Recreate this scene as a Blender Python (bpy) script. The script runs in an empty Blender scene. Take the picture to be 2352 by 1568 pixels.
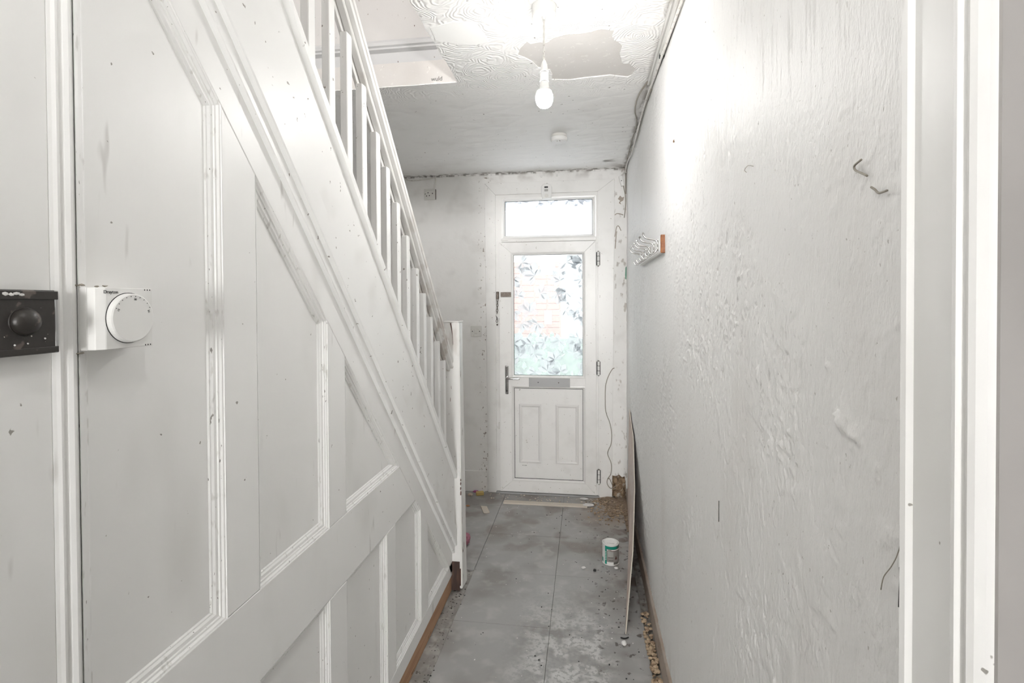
import bpy, bmesh, math, random
import numpy as np
from mathutils import Vector, Matrix
from mathutils.geometry import tessellate_polygon
random.seed(7)
SC = bpy.context.scene
COL = SC.collection
R = math.radians

# ------------------------------------------------------------------ camera
YAW, PITCH, ROLL = 0.1427, -0.0138, -0.00527
rt = Vector((math.cos(YAW), math.sin(YAW), 0))
fw = Vector((-math.sin(YAW)*math.cos(PITCH), math.cos(YAW)*math.cos(PITCH), math.sin(PITCH)))
up = rt.cross(fw)
cx = rt*math.cos(ROLL) + up*math.sin(ROLL)
cy = -rt*math.sin(ROLL) + up*math.cos(ROLL)
camd = bpy.data.cameras.new('camera')
camd.lens = 18.0; camd.sensor_width = 36.0; camd.shift_y = -74.74/2352
camd.clip_start = 0.02
cam = bpy.data.objects.new('camera', camd); COL.objects.link(cam)
mw = Matrix.Identity(4)
for i in range(3):
    mw[i][0], mw[i][1], mw[i][2] = cx[i], cy[i], -fw[i]
mw[2][3] = 1.5
cam.matrix_world = mw
SC.camera = cam

# ------------------------------------------------------------------ world, lights, exposure
W = bpy.data.worlds.new('overcast_sky'); SC.world = W; W.use_nodes = True
bg = W.node_tree.nodes['Background']
# overcast sky: about three times brighter overhead than at the horizon
_nt = W.node_tree
_tc = _nt.nodes.new('ShaderNodeTexCoord'); _sx = _nt.nodes.new('ShaderNodeSeparateXYZ'); _mr = _nt.nodes.new('ShaderNodeMapRange')
_nt.links.new(_tc.outputs['Generated'], _sx.inputs[0]); _nt.links.new(_sx.outputs[2], _mr.inputs[0])
_mr.inputs[3].default_value = .42; _mr.inputs[4].default_value = 1.3; _nt.links.new(_mr.outputs[0], bg.inputs[1])
bg.inputs[0].default_value = (0.97, 0.98, 1.0, 1)
BULB_STRENGTH, FILL_BULB = 46.0, 16.5
def area_light(name, loc, rot, sx, sy, power, col=(1, .992, .98)):
    l = bpy.data.lights.new(name, 'AREA'); l.shape = 'RECTANGLE'; l.size = sx; l.size_y = sy
    l.energy = power; l.color = col
    o = bpy.data.objects.new(name, l); COL.objects.link(o); o.location = loc; o.rotation_euler = rot
    return o
# added fill light in the made-up window behind the viewer
area_light('rear_fill_light', (-0.2, -6.42, 1.55), (R(90), 0, 0), 0.84, 1.5, 13).data.spread = R(110)
# added unseen light upstairs, falling down the stairwell onto the far wall
area_light('landing_fill_light', (-0.95, -4.5, 3.75), (R(84), 0, 0), 1.1, 1.3, 32)
vs = SC.view_settings
vs.view_transform = 'Standard'; vs.look = 'None'; vs.gamma = 1.0; vs.use_curve_mapping = False
vs.exposure = 2.76
try:
    SC.cycles.use_denoising = True
    SC.cycles.adaptive_threshold = .1; SC.cycles.adaptive_min_samples = 16; SC.cycles.max_bounces = 7; SC.cycles.diffuse_bounces = 5; SC.cycles.glossy_bounces = 2; SC.cycles.transmission_bounces = 4; SC.cycles.transparent_max_bounces = 16
    SC.cycles.sample_clamp_indirect = 6.0
except Exception:
    pass

# ------------------------------------------------------------------ dimensions (metres)
XL, XR, D, H = -0.69, 0.309, 3.966, 2.505      # panelling plane, right wall, far wall, ceiling
XP, YB = -1.55, -6.5                            # stair-side party wall, rear wall
SL = 1.07                                       # pitch of the stair
def low(y): return 0.926 - SL*(y-1.898)         # underside line of the string
def mid(y): return 1.050 - SL*(y-1.898)
def topl(y): return 1.336 - SL*(y-1.898)

# ------------------------------------------------------------------ materials
def N(nt, t, **kw):
    n = nt.nodes.new(t)
    for k, v in kw.items(): setattr(n, k, v)
    return n
def L(nt, a, b): nt.links.new(a, b)
def ramp(nt, sock, lo, hi):
    m = N(nt, 'ShaderNodeMapRange'); m.interpolation_type = 'SMOOTHSTEP'
    m.inputs[1].default_value = lo; m.inputs[2].default_value = hi
    L(nt, sock, m.inputs[0]); return m.outputs[0]
def mul(nt, a, b):
    m = N(nt, 'ShaderNodeMath', operation='MULTIPLY'); L(nt, a, m.inputs[0])
    if hasattr(b, 'is_linked'): L(nt, b, m.inputs[1])
    else: m.inputs[1].default_value = b
    return m.outputs[0]
def tex(nt, pos, scale, kind='noise', detail=4, dist=0.0, rough=.55):
    if not hasattr(scale, '__len__'): scale = (scale,)*3
    mp = N(nt, 'ShaderNodeVectorMath', operation='MULTIPLY'); mp.inputs[1].default_value = scale
    L(nt, pos, mp.inputs[0])
    if kind == 'noise':
        t = N(nt, 'ShaderNodeTexNoise'); t.inputs['Scale'].default_value = 1; t.inputs['Detail'].default_value = detail
        t.inputs['Roughness'].default_value = rough; t.inputs['Distortion'].default_value = dist
        L(nt, mp.outputs[0], t.inputs['Vector']); return t.outputs[0]
    if kind == 'voronoi':
        t = N(nt, 'ShaderNodeTexVoronoi'); t.inputs['Scale'].default_value = 1
        L(nt, mp.outputs[0], t.inputs['Vector']); return t.outputs['Distance']
    if kind == 'crack':
        t = N(nt, 'ShaderNodeTexVoronoi'); t.feature = 'DISTANCE_TO_EDGE'; t.inputs['Scale'].default_value = 1
        L(nt, mp.outputs[0], t.inputs['Vector']); return t.outputs['Distance']
    if kind == 'comb':      # combed plaster fans: rings round scattered centres
        t = N(nt, 'ShaderNodeTexVoronoi'); t.inputs['Scale'].default_value = 1
        L(nt, mp.outputs[0], t.inputs['Vector'])
        n = tex(nt, pos, 9, detail=2); a = N(nt, 'ShaderNodeMath', operation='MULTIPLY_ADD')
        L(nt, n, a.inputs[0]); a.inputs[1].default_value = .5; L(nt, t.outputs['Distance'], a.inputs[2])
        s = mul(nt, a.outputs[0], 95.0); q = N(nt, 'ShaderNodeMath', operation='SINE'); L(nt, s, q.inputs[0])
        return q.outputs[0]
def MAT(name, col, rough=.5, layers=(), bumps=(), metal=0.0, spec=.5):
    """layers: (scale, lo, hi, colour, amount, masks[, kind]) painted over; masks: (axis, from, to) smoothsteps in metres"""
    m = bpy.data.materials.new(name); m.use_nodes = True; nt = m.node_tree
    b = nt.nodes['Principled BSDF']
    b.inputs['Roughness'].default_value = rough; b.inputs['Metallic'].default_value = metal
    b.inputs['Specular IOR Level'].default_value = spec
    b.inputs['Base Color'].default_value = (*col, 1)
    if not layers and not bumps: return m
    g = N(nt, 'ShaderNodeNewGeometry'); pos = g.outputs['Position']
    sep = None
    def masks(f, ms):
        nonlocal sep
        for ax, a, c in ms:
            if sep is None:
                sep = N(nt, 'ShaderNodeSeparateXYZ'); L(nt, pos, sep.inputs[0])
            if a < c: k = ramp(nt, sep.outputs[ax], a, c)
            else:
                k0 = ramp(nt, sep.outputs[ax], c, a); s = N(nt, 'ShaderNodeMath', operation='SUBTRACT')
                s.inputs[0].default_value = 1; L(nt, k0, s.inputs[1]); k = s.outputs[0]
            f = mul(nt, f, k)
        return f
    cur = None
    for ly in layers:
        sc, lo, hi, c, amt, ms = ly[:6]; kind = ly[6] if len(ly) > 6 else 'noise'
        t = tex(nt, pos, sc, kind, detail=2.4)
        if lo < hi: f = ramp(nt, t, lo, hi)
        else:
            k0 = ramp(nt, t, hi, lo); s = N(nt, 'ShaderNodeMath', operation='SUBTRACT'); s.inputs[0].default_value = 1
            L(nt, k0, s.inputs[1]); f = s.outputs[0]
        f = masks(mul(nt, f, amt), ms)
        mx = N(nt, 'ShaderNodeMix', data_type='RGBA')
        L(nt, f, mx.inputs[0])
        if cur is None: mx.inputs[6].default_value = (*col, 1)
        else: L(nt, cur, mx.inputs[6])
        mx.inputs[7].default_value = (*c, 1); cur = mx.outputs[2]
    if cur is not None: L(nt, cur, b.inputs['Base Color'])
    nb = None
    for bp in bumps:
        sc, strength, dist, kind = bp[:4]; ms = bp[4] if len(bp) > 4 else ()
        t = masks(tex(nt, pos, sc, kind, detail=2), ms)
        bn = N(nt, 'ShaderNodeBump'); bn.inputs['Strength'].default_value = strength
        bn.inputs['Distance'].default_value = dist; L(nt, t, bn.inputs['Height'])
        if nb is not None: L(nt, nb, bn.inputs['Normal'])
        nb = bn.outputs[0]
    if nb is not None: L(nt, nb, b.inputs['Normal'])
    return m

WH = (.89, .885, .87)
GRIME = (.30, .28, .25)
m_panel = MAT('aged_white_gloss_paint', WH, .42,
    layers=[((3, 5, 2.2), .5, .8, (.66, .65, .62), .45, ()),
            ((30, 26, 5), .67, .74, (.45, .43, .40), .45, ()),
            (52, .735, .755, (.20, .18, .15), .8, ())],
    bumps=[((60, 60, 9), .12, .002, 'noise'), ((9, 9, 5), .12, .01, 'noise')])
m_mould = MAT('chipped_white_moulding_paint', (.88, .875, .86), .4,
    layers=[((70, 70, 26), .60, .72, (.50, .48, .44), .45, ()), ((150, 150, 50), .70, .73, (.16, .14, .12), .8, ())],
    bumps=[(90, .15, .001, 'noise')])
m_stair = MAT('white_stair_paint', (.87, .865, .85), .42,
    layers=[(5, .55, .8, (.66, .64, .61), .4, ()), (45, .70, .73, (.2, .17, .14), .8, ())],
    bumps=[(40, .12, .002, 'noise')])
m_rail = MAT('grimy_handrail_paint', (.78, .77, .75), .4,
    layers=[((14, 7, 7), .5, .72, (.50, .46, .41), .6, ()), ((26, 12, 12), .50, .62, (.38, .31, .26), .5, [(1, 1.8, 2.4)])],
    bumps=[(60, .15, .002, 'noise')])
m_newel = MAT('newel_paint_stained', (.78, .77, .75), .42,
    layers=[((14, 14, 6), .5, .68, (.52, .48, .44), .6, [(2, .95, 1.25)]), ((60, 60, 12), .69, .72, (.16, .09, .06), .9, []),],
    bumps=[(50, .15, .002, 'noise')])
m_darkwood = MAT('dark_bare_wood', (.06, .035, .028), .7, layers=[((30, 30, 6), .5, .7, (.12, .07, .05), .7, ())])
m_timber = MAT('raw_pine_batten', (.50, .30, .18), .65,
    layers=[((60, 3, 60), .45, .7, (.36, .19, .11), .8, ()), ((30, 9, 30), .66, .70, (.10, .06, .04), .85, ())],
    bumps=[((90, 5, 90), .25, .002, 'noise')])
m_wallr = MAT('blistered_white_wall_paint', (.86, .853, .84), .5,
    layers=[((4, 4, 2), .5, .8, (.77, .75, .73), .6, ()),
            ((160, 130, 80), .71, .74, (.34, .31, .28), .7, ()),
            ((40, 30, 6), .50, .62, (.42, .36, .30), .35, [(2, .25, .05)])],
    bumps=[((330, 330, 110), .55, .0018, 'noise'), ((110, 110, 90), .5, .0026, 'noise')])
m_wallf = MAT('far_wall_emulsion', (.905, .895, .875), .6,
    layers=[((6, 6, 6), .5, .75, (.70, .68, .65), .4, ()),
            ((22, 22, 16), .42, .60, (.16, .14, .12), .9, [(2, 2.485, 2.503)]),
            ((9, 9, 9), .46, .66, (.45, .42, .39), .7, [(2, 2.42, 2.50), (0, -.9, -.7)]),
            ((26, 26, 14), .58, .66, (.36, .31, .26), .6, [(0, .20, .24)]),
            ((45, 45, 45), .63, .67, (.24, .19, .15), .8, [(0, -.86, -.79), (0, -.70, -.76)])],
    bumps=[((40, 40, 40), .25, .004, 'noise'), ((8, 8, 8), .2, .01, 'noise')])
m_ceil = MAT('ceiling_lining_paper', (.92, .912, .895), .6,
    layers=[((5, 5, 5), .5, .8, (.72, .70, .67), .35, ()),
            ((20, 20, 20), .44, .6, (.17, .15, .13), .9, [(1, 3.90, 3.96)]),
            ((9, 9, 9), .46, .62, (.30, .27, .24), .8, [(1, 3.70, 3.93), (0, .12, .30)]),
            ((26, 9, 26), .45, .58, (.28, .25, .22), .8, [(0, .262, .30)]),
            (40, .72, .74, (.2, .18, .16), .8, ())],
    bumps=[((5.5, 5.5, 0), .45, .003, 'comb', [(1, 2.6, 2.2)]), ((6, 10, 6), .35, .02, 'crack', [(1, 2.35, 2.6)]),
           ((30, 30, 30), .2, .003, 'noise')])
m_bare = MAT('bare_ceiling_plaster', (.68, .655, .63), .8,
    layers=[((9, 9, 9), .45, .7, (.66, .63, .60), .7, ()), ((40, 40, 40), .62, .68, (.78, .76, .73), .7, ())],
    bumps=[(30, .2, .004, 'noise')])
m_upper = MAT('stairwell_wall_paint', (.66, .645, .63), .6,
    layers=[(4, .5, .8, (.58, .565, .55), .5, ()), (55, .72, .74, (.2, .16, .13), .8, ())],
    bumps=[((30, 30, 14), .3, .004, 'noise')])
m_apron = MAT('stairwell_apron_paint', (.60, .60, .60), .5,
    layers=[(50, .73, .75, (.2, .16, .13), .8, ())], bumps=[(20, .1, .004, 'noise')])
m_jamb = MAT('shaded_jamb_paint', (.48, .46, .445), .5, layers=[((4, 4, 3), .45, .75, (.35, .33, .315), .6, ())], bumps=[(30, .1, .003, 'noise')])  # base colour darkened to carry the shade on this jamb
m_upvc = MAT('white_upvc', (.89, .88, .86), .3,
    layers=[((8, 8, 8), .5, .8, (.72, .71, .68), .4, ()), ((60, 60, 60), .70, .73, (.35, .31, .26), .6, ())])
m_bead = MAT('white_glazing_bead', (.87, .86, .84), .25)
m_plastic = MAT('white_plastic', (.85, .845, .825), .5)
m_plastic2 = MAT('yellowed_white_plastic', (.76, .75, .715), .35, layers=[(30, .6, .7, (.6, .58, .54), .5, ())])
m_gap = MAT('black_gap', (.02, .02, .02), .8)
m_iron = MAT('black_iron', (.030, .026, .023), .38,
    layers=[((60, 60, 60), .58, .66, (.16, .13, .11), .7, ()), (140, .72, .74, (.7, .66, .58), .8, ())],
    bumps=[(70, .25, .002, 'noise')])
m_chrome = MAT('chrome', (.62, .61, .60), .16, metal=1.0)
m_brushed = MAT('brushed_aluminium', (.40, .40, .40), .5, metal=.3, bumps=[((400, 20, 20), .05, .001, 'noise')])
m_bronze = MAT('dark_bronze_metal', (.12, .10, .085), .4, metal=.7, layers=[(120, .55, .65, (.3, .26, .22), .6, ())])
m_tile = MAT('grey_vinyl_tile', (.39, .385, .378), .45,
    layers=[((3, 3, 1), .42, .66, (.27, .255, .238), .85, ()),
            ((10, 10, 1), .48, .70, (.50, .49, .48), .6, ()),
            ((11, 11, 1), .40, .58, (.66, .655, .64), .8, [(1, 2.75, 2.2), (0, -.40, -.12), (0, .16, .02)]),
            ((55, 55, 1), .48, .60, (.32, .315, .31), .75, [(1, 2.9, 2.2), (0, -.42, -.2), (0, .2, .05)]),
            ((8, 8, 1), .36, .58, (.36, .27, .19), .85, [(1, 3.25, 3.75), (0, -.12, .12)]),
            ((28, 28, 1), .61, .67, (.07, .055, .045), .75, [(0, -.02, .1)]),
            ((7, 7, 1), .5, .6, (.14, .10, .08), .75, [(0, .12, .24)]),
            ((5, 5, 1), .5, .65, (.22, .19, .165), .7, [(1, 2.7, 3.2)]),
            (110, .70, .73, (.6, .58, .54), .7, ())],
    bumps=[((60, 60, 1), .2, .002, 'noise')], spec=.35)
m_screed = MAT('bare_concrete_screed', (.30, .285, .265), .8,
    layers=[((14, 14, 1), .45, .65, (.44, .425, .40), .8, ()), ((40, 40, 1), .6, .66, (.12, .10, .09), .8, ()),
            ((9, 9, 1), .5, .62, (.14, .11, .09), .7, [(0, .20, .27)])],
    bumps=[(50, .5, .006, 'noise'), (18, .5, .01, 'noise')])
m_rubble = MAT('tan_rubble', (.50, .38, .26), .8, layers=[((40, 40, 40), .45, .65, (.26, .17, .11), .8, ())], bumps=[(90, .4, .003, 'noise')])
m_base = MAT('bare_plaster_skirting', (.42, .36, .31), .65,
    layers=[((14, 9, 14), .45, .7, (.33, .25, .19), .7, ()), (40, .66, .7, (.12, .08, .06), .7, ())], bumps=[(40, .2, .003, 'noise')])
m_board = MAT('hardboard_pale_face', (.60, .50, .44), .55,
    layers=[((3, 3, 4), .4, .65, (.62, .56, .53), .7, [(2, .15, .5)]), ((20, 20, 20), .5, .7, (.50, .38, .30), .5, ())])
m_boardb = MAT('hardboard_brown_back', (.20, .12, .07), .8, layers=[(40, .5, .7, (.14, .08, .05), .6, ())])
m_green = MAT('green_print', (.0, .22, .16), .35)
m_dkgreen = MAT('dark_green_print', (.01, .09, .07), .35)
m_white = MAT('white_print', (.78, .77, .75), .35)
m_grey = MAT('grey_print', (.27, .255, .235), .4)
m_brown = MAT('brown_print', (.10, .045, .035), .4)
m_ink = MAT('black_ink', (.03, .03, .03), .6)
m_pencil = MAT('dark_pencil', (.10, .10, .09), .7)
m_wood = MAT('varnished_wood', (.30, .105, .028), .4, layers=[((60, 4, 60), .45, .65, (.20, .065, .018), .7, ())])
m_pink = MAT('dusty_pink_cloth', (.46, .19, .25), .9, layers=[(40, .5, .65, (.30, .12, .15), .6, ())], bumps=[(120, .4, .003, 'noise')])
m_card = MAT('pale_card', (.66, .60, .52), .8)
m_cableg = MAT('grey_cable', (.34, .31, .26), .5)
m_cablew = MAT('white_cable', (.74, .72, .68), .5, layers=[(60, .55, .65, (.45, .42, .38), .6, ())])
m_trunk = MAT('painted_trunking', (.62, .61, .585), .45, layers=[((40, 8, 40), .5, .68, (.40, .37, .33), .6, ())])
m_screen = MAT('dark_sensor_window', (.02, .02, .022), .15)
m_stone = MAT('beige_stone', (.50, .42, .33), .8)
m_yellow = MAT('yellow_sponge', (.55, .40, .15), .8)
m_brick = MAT('red_brick', (.40, .22, .18), .8, layers=[((8, 8, 8), .4, .7, (.32, .17, .14), .7, ())])
m_mortar = MAT('mortar', (.42, .25, .21), .9)
m_hedge = MAT('hedge_leaves', (.16, .23, .19), .7, layers=[((9, 9, 9), .4, .65, (.09, .14, .12), .9, ())])
m_pave = MAT('pale_paving', (.58, .57, .55), .8, layers=[((3, 3, 3), .4, .7, (.46, .45, .43), .7, ())])
m_plasterhole = MAT('exposed_brown_plaster', (.40, .29, .19), .9,
    layers=[((40, 40, 40), .45, .6, (.20, .13, .08), .8, ()), ((22, 22, 22), .58, .66, (.60, .54, .46), .8, ())],
    bumps=[(60, .8, .01, 'noise')])
m_dirt = MAT('brown_dirt', (.32, .24, .175), .95,
    layers=[((40, 40, 40), .5, .62, (.17, .12, .085), .8, ()), ((70, 70, 70), .62, .68, (.6, .54, .46), .8, ())],
    bumps=[(90, .6, .006, 'noise')])
m_greenp = MAT('old_green_paint', (.16, .34, .25), .6)

def glass_mat(name, fac, c=.46):
    m = bpy.data.materials.new(name); m.use_nodes = True; nt = m.node_tree; nt.nodes.clear()
    o = N(nt, 'ShaderNodeOutputMaterial'); mx = N(nt, 'ShaderNodeMixShader'); mx.inputs[0].default_value = fac
    a = N(nt, 'ShaderNodeBsdfTransparent'); a.inputs[0].default_value = (.97, .99, .98, 1)
    b = N(nt, 'ShaderNodeBsdfTranslucent'); b.inputs[0].default_value = (c, c*1.02, c*1.05, 1)
    L(nt, a.outputs[0], mx.inputs[1]); L(nt, b.outputs[0], mx.inputs[2]); L(nt, mx.outputs[0], o.inputs[0])
    return m
def leaf_mat():
    m = bpy.data.materials.new('etched_leaf_glass'); m.use_nodes = True; nt = m.node_tree; nt.nodes.clear()
    o = N(nt, 'ShaderNodeOutputMaterial'); mx = N(nt, 'ShaderNodeMixShader')
    at = N(nt, 'ShaderNodeAttribute'); at.attribute_name = 'frost'
    a = N(nt, 'ShaderNodeBsdfTransparent'); a.inputs[0].default_value = (.95, .96, .97, 1)
    b = N(nt, 'ShaderNodeBsdfTranslucent'); b.inputs[0].default_value = (.36, .368, .38, 1)
    L(nt, at.outputs['Fac'], mx.inputs[0]); L(nt, a.outputs[0], mx.inputs[1]); L(nt, b.outputs[0], mx.inputs[2])
    L(nt, mx.outputs[0], o.inputs[0]); return m
def paper_mat():
    m = bpy.data.materials.new('white_paper_in_daylight'); m.use_nodes = True; nt = m.node_tree; nt.nodes.clear()
    o = N(nt, 'ShaderNodeOutputMaterial'); mx = N(nt, 'ShaderNodeMixShader'); mx.inputs[0].default_value = .85
    a = N(nt, 'ShaderNodeBsdfDiffuse'); b = N(nt, 'ShaderNodeBsdfTranslucent')
    a.inputs[0].default_value = b.inputs[0].default_value = (.98, .98, .98, 1)
    L(nt, a.outputs[0], mx.inputs[1]); L(nt, b.outputs[0], mx.inputs[2]); L(nt, mx.outputs[0], o.inputs[0]); return m
def emit_mat(name, col, s):
    m = bpy.data.materials.new(name); m.use_nodes = True; nt = m.node_tree; nt.nodes.clear()
    o = N(nt, 'ShaderNodeOutputMaterial'); e = N(nt, 'ShaderNodeEmission')
    e.inputs[0].default_value = (*col, 1); e.inputs[1].default_value = s; L(nt, e.outputs[0], o.inputs[0]); return m
m_glass = glass_mat('patterned_glass', .20); m_fan = glass_mat('frosted_fanlight_glass', .85, .9); m_clear = glass_mat('window_glass', .05); m_leaf = leaf_mat(); m_paper = paper_mat()
m_bulb = emit_mat('glowing_bulb', (1.0, .988, .968), BULB_STRENGTH); m_bulb2 = emit_mat('added_fill_bulb', (1.0, .988, .968), FILL_BULB)

# ------------------------------------------------------------------ mesh helpers
def link(name, me, mat, parent=None):
    o = bpy.data.objects.new(name, me); COL.objects.link(o)
    if mat is not None and not me.materials: me.materials.append(mat)
    if parent is not None: o.parent = parent
    return o
def raw(name, verts, faces, mat, parent=None, smooth=False):
    me = bpy.data.meshes.new(name); me.from_pydata([tuple(v) for v in verts], [], faces); me.update()
    if smooth: me.polygons.foreach_set('use_smooth', [True]*len(me.polygons))
    return link(name, me, mat, parent)
def from_bm(name, bm, mat, parent=None, smooth=False):
    bmesh.ops.recalc_face_normals(bm, faces=bm.faces)
    me = bpy.data.meshes.new(name); bm.to_mesh(me); bm.free()
    if smooth: me.polygons.foreach_set('use_smooth', [True]*len(me.polygons))
    return link(name, me, mat, parent)
def bm_box(bm, x0, x1, y0, y1, z0, z1, bev=0, seg=2):
    v = [bm.verts.new((x, y, z)) for x in (x0, x1) for y in (y0, y1) for z in (z0, z1)]
    fs = [bm.faces.new([v[i] for i in f]) for f in
          ((0, 1, 3, 2), (4, 6, 7, 5), (0, 4, 5, 1), (2, 3, 7, 6), (0, 2, 6, 4), (1, 5, 7, 3))]
    if bev:
        es = list({e for f in fs for e in f.edges})
        bmesh.ops.bevel(bm, geom=es, offset=bev, segments=seg, profile=.5, affect='EDGES')
def box(name, x0, x1, y0, y1, z0, z1, mat, parent=None, bev=0, seg=2):
    bm = bmesh.new(); bm_box(bm, x0, x1, y0, y1, z0, z1, bev, seg); return from_bm(name, bm, mat, parent)
def prism(name, loops, axis, a0, a1, mat, parent=None, bev=0):
    """polygon (with holes) in the plane across axis ('x': (y,z), 'y': (x,z), 'z': (x,y)), extruded from a0 to a1"""
    def P(p, a):
        return {'x': (a, p[0], p[1]), 'y': (p[0], a, p[1]), 'z': (p[0], p[1], a)}[axis]
    flat = [p for lp in loops for p in lp]
    tris = tessellate_polygon([[Vector((p[0], p[1], 0)) for p in lp] for lp in loops])
    n = len(flat)
    bm = bmesh.new()
    A = [bm.verts.new(P(p, a0)) for p in flat]; B = [bm.verts.new(P(p, a1)) for p in flat]
    for t in tris:
        for V in (A, B):
            try: bm.faces.new([V[i] for i in t])
            except ValueError: pass
    k = 0
    for lp in loops:
        for i in range(len(lp)):
            j = (i+1) % len(lp)
            bm.faces.new([A[k+i], A[k+j], B[k+j], B[k+i]])
        k += len(lp)
    bmesh.ops.dissolve_limit(bm, angle_limit=R(1), verts=bm.verts, edges=bm.edges)
    bmesh.ops.recalc_face_normals(bm, faces=bm.faces)
    if bev:
        es = [e for e in bm.edges if len(e.link_faces) == 2 and e.calc_face_angle(0) > R(30)]
        bmesh.ops.bevel(bm, geom=es, offset=bev, segments=1, affect='EDGES')
    return from_bm(name, bm, mat, parent)
def area2(p): return sum(p[i][0]*p[(i+1) % len(p)][1]-p[(i+1) % len(p)][0]*p[i][1] for i in range(len(p)))
def offset(poly, s):
    """inward mitred offset of a convex-ish polygon"""
    p = poly if area2(poly) > 0 else poly[::-1]
    n = len(p); out = []
    for i in range(n):
        a, b, c = Vector(p[i-1]), Vector(p[i]), Vector(p[(i+1) % n])
        d1 = (b-a).normalized(); d2 = (c-b).normalized()
        n1 = Vector((-d1.y, d1.x)); n2 = Vector((-d2.y, d2.x))
        k = 1+n1.dot(n2); q = b+(n1+n2)*(s/max(k, .15)); out.append((q.x, q.y))
    return out
def ring(name, poly, prof, axis, mat, parent=None):
    """moulding swept round a polygon: prof is (inset, level) pairs, level measured along axis"""
    def P(p, a): return {'x': (a, p[0], p[1]), 'y': (p[0], a, p[1]), 'z': (p[0], p[1], a)}[axis]
    vs_, fs = [], []; n = len(poly)
    for s, h in prof:
        vs_ += [P(q, h) for q in offset(poly, s)]
    m = len(prof)
    for k in range(m-1):
        for i in range(n):
            j = (i+1) % n; fs.append((k*n+i, k*n+j, (k+1)*n+j, (k+1)*n+i))
    bm = bmesh.new(); V = [bm.verts.new(v) for v in vs_]
    for f in fs: bm.faces.new([V[i] for i in f])
    return from_bm(name, bm, mat, parent)
def smooth_path(pts, k=6):
    P = [Vector(p) for p in pts]; out = []
    for i in range(len(P)-1):
        p0, p1, p2, p3 = P[max(i-1, 0)], P[i], P[i+1], P[min(i+2, len(P)-1)]
        for j in range(k):
            t = j/k
            out.append(.5*((2*p1)+(p2-p0)*t+(2*p0-5*p1+4*p2-p3)*t*t+(3*p1-p0-3*p2+p3)*t**3))
    out.append(P[-1]); return out
def bm_tube(bm, pts, r, seg=8, cap=True):
    n = len(pts); rs = r if hasattr(r, '__len__') else [r]*n
    t = (pts[1]-pts[0]).normalized(); ref = Vector((0, 0, 1)) if abs(t.z) < .9 else Vector((1, 0, 0))
    nrm = t.cross(ref).normalized(); rings = []
    for i, p in enumerate(pts):
        tt = (pts[min(i+1, n-1)]-pts[max(i-1, 0)]).normalized()
        nrm = (nrm-tt*nrm.dot(tt)).normalized(); b = tt.cross(nrm)
        rings.append([bm.verts.new(p+(nrm*math.cos(a)+b*math.sin(a))*rs[i]) for a in [2*math.pi*k/seg for k in range(seg)]])
    for i in range(n-1):
        for k in range(seg):
            bm.faces.new([rings[i][k], rings[i][(k+1) % seg], rings[i+1][(k+1) % seg], rings[i+1][k]])
    if cap: bm.faces.new(rings[0][::-1]); bm.faces.new(rings[-1])
def tube(name, pts, r, mat, parent=None, seg=8, k=6):
    bm = bmesh.new(); bm_tube(bm, smooth_path(pts, k) if k > 1 else [Vector(p) for p in pts], r, seg)
    return from_bm(name, bm, mat, parent, True)
def lathe(name, prof, c, axis, mat, parent=None, seg=32, smooth=False):
    """prof: (radius, height along axis)"""
    ax = Vector(axis).normalized(); ref = Vector((0, 0, 1)) if abs(ax.z) < .9 else Vector((1, 0, 0))
    u = ax.cross(ref).normalized(); w = ax.cross(u); c = Vector(c)
    bm = bmesh.new(); rings = []
    for r, h in prof:
        if r < 1e-6: rings.append([bm.verts.new(c+ax*h)])
        else: rings.append([bm.verts.new(c+ax*h+(u*math.cos(2*math.pi*k/seg)+w*math.sin(2*math.pi*k/seg))*r) for k in range(seg)])
    for A, B in zip(rings, rings[1:]):
        for k in range(seg):
            j = (k+1) % seg
            f = [A[k % len(A)], A[j % len(A)], B[j % len(B)], B[k % len(B)]]
            f = list(dict.fromkeys(f))
            if len(f) > 2: bm.faces.new(f)
    o = from_bm(name, bm, mat, parent, smooth)
    if smooth:
        try:
            for e in o.data.edges: pass
            o.data.set_sharp_from_angle(angle=R(40))
        except Exception: pass
    return o
def blob(name, c, rx, ry, rz, mat, parent=None, jit=.2, seed=0, sub=2):
    rng = random.Random(seed); bm = bmesh.new(); bmesh.ops.create_icosphere(bm, subdivisions=sub, radius=1)
    for v in bm.verts:
        k = 1+rng.uniform(-jit, jit); v.co = Vector((v.co.x*rx*k+c[0], v.co.y*ry*k+c[1], max(-1, v.co.z)*rz*k+c[2]))
    return from_bm(name, bm, mat, parent)
def text(name, s, size, mw_, mat, parent=None, ext=.0003):
    cu = bpy.data.curves.new(name, 'FONT'); cu.body = s; cu.size = size; cu.extrude = ext; cu.align_x = 'CENTER'; cu.align_y = 'CENTER'
    t = bpy.data.objects.new(name, cu); COL.objects.link(t)
    me = bpy.data.meshes.new_from_object(t); bpy.data.objects.remove(t)
    me.transform(mw_); me.materials.clear(); return link(name, me, mat, parent)
def frame_mw(o, u, v):
    """matrix placing text x along u, y along v at o"""
    u, v = Vector(u).normalized(), Vector(v).normalized(); w = u.cross(v); m = Matrix.Identity(4)
    for i in range(3): m[i][0], m[i][1], m[i][2], m[i][3] = u[i], v[i], w[i], o[i]
    return m
def tag(o, label, cat, group=None, kind=None):
    o['label'] = label
    if cat: o['category'] = cat
    if group: o['group'] = group
    if kind: o['kind'] = kind
    return o
def struct(o, label=None):
    o['kind'] = 'structure'
    if label: o['label'] = label
    return o
def empty(name, loc=(0, 0, 0)):
    o = bpy.data.objects.new(name, None); COL.objects.link(o); o.empty_display_size = .05
    return o
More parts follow.
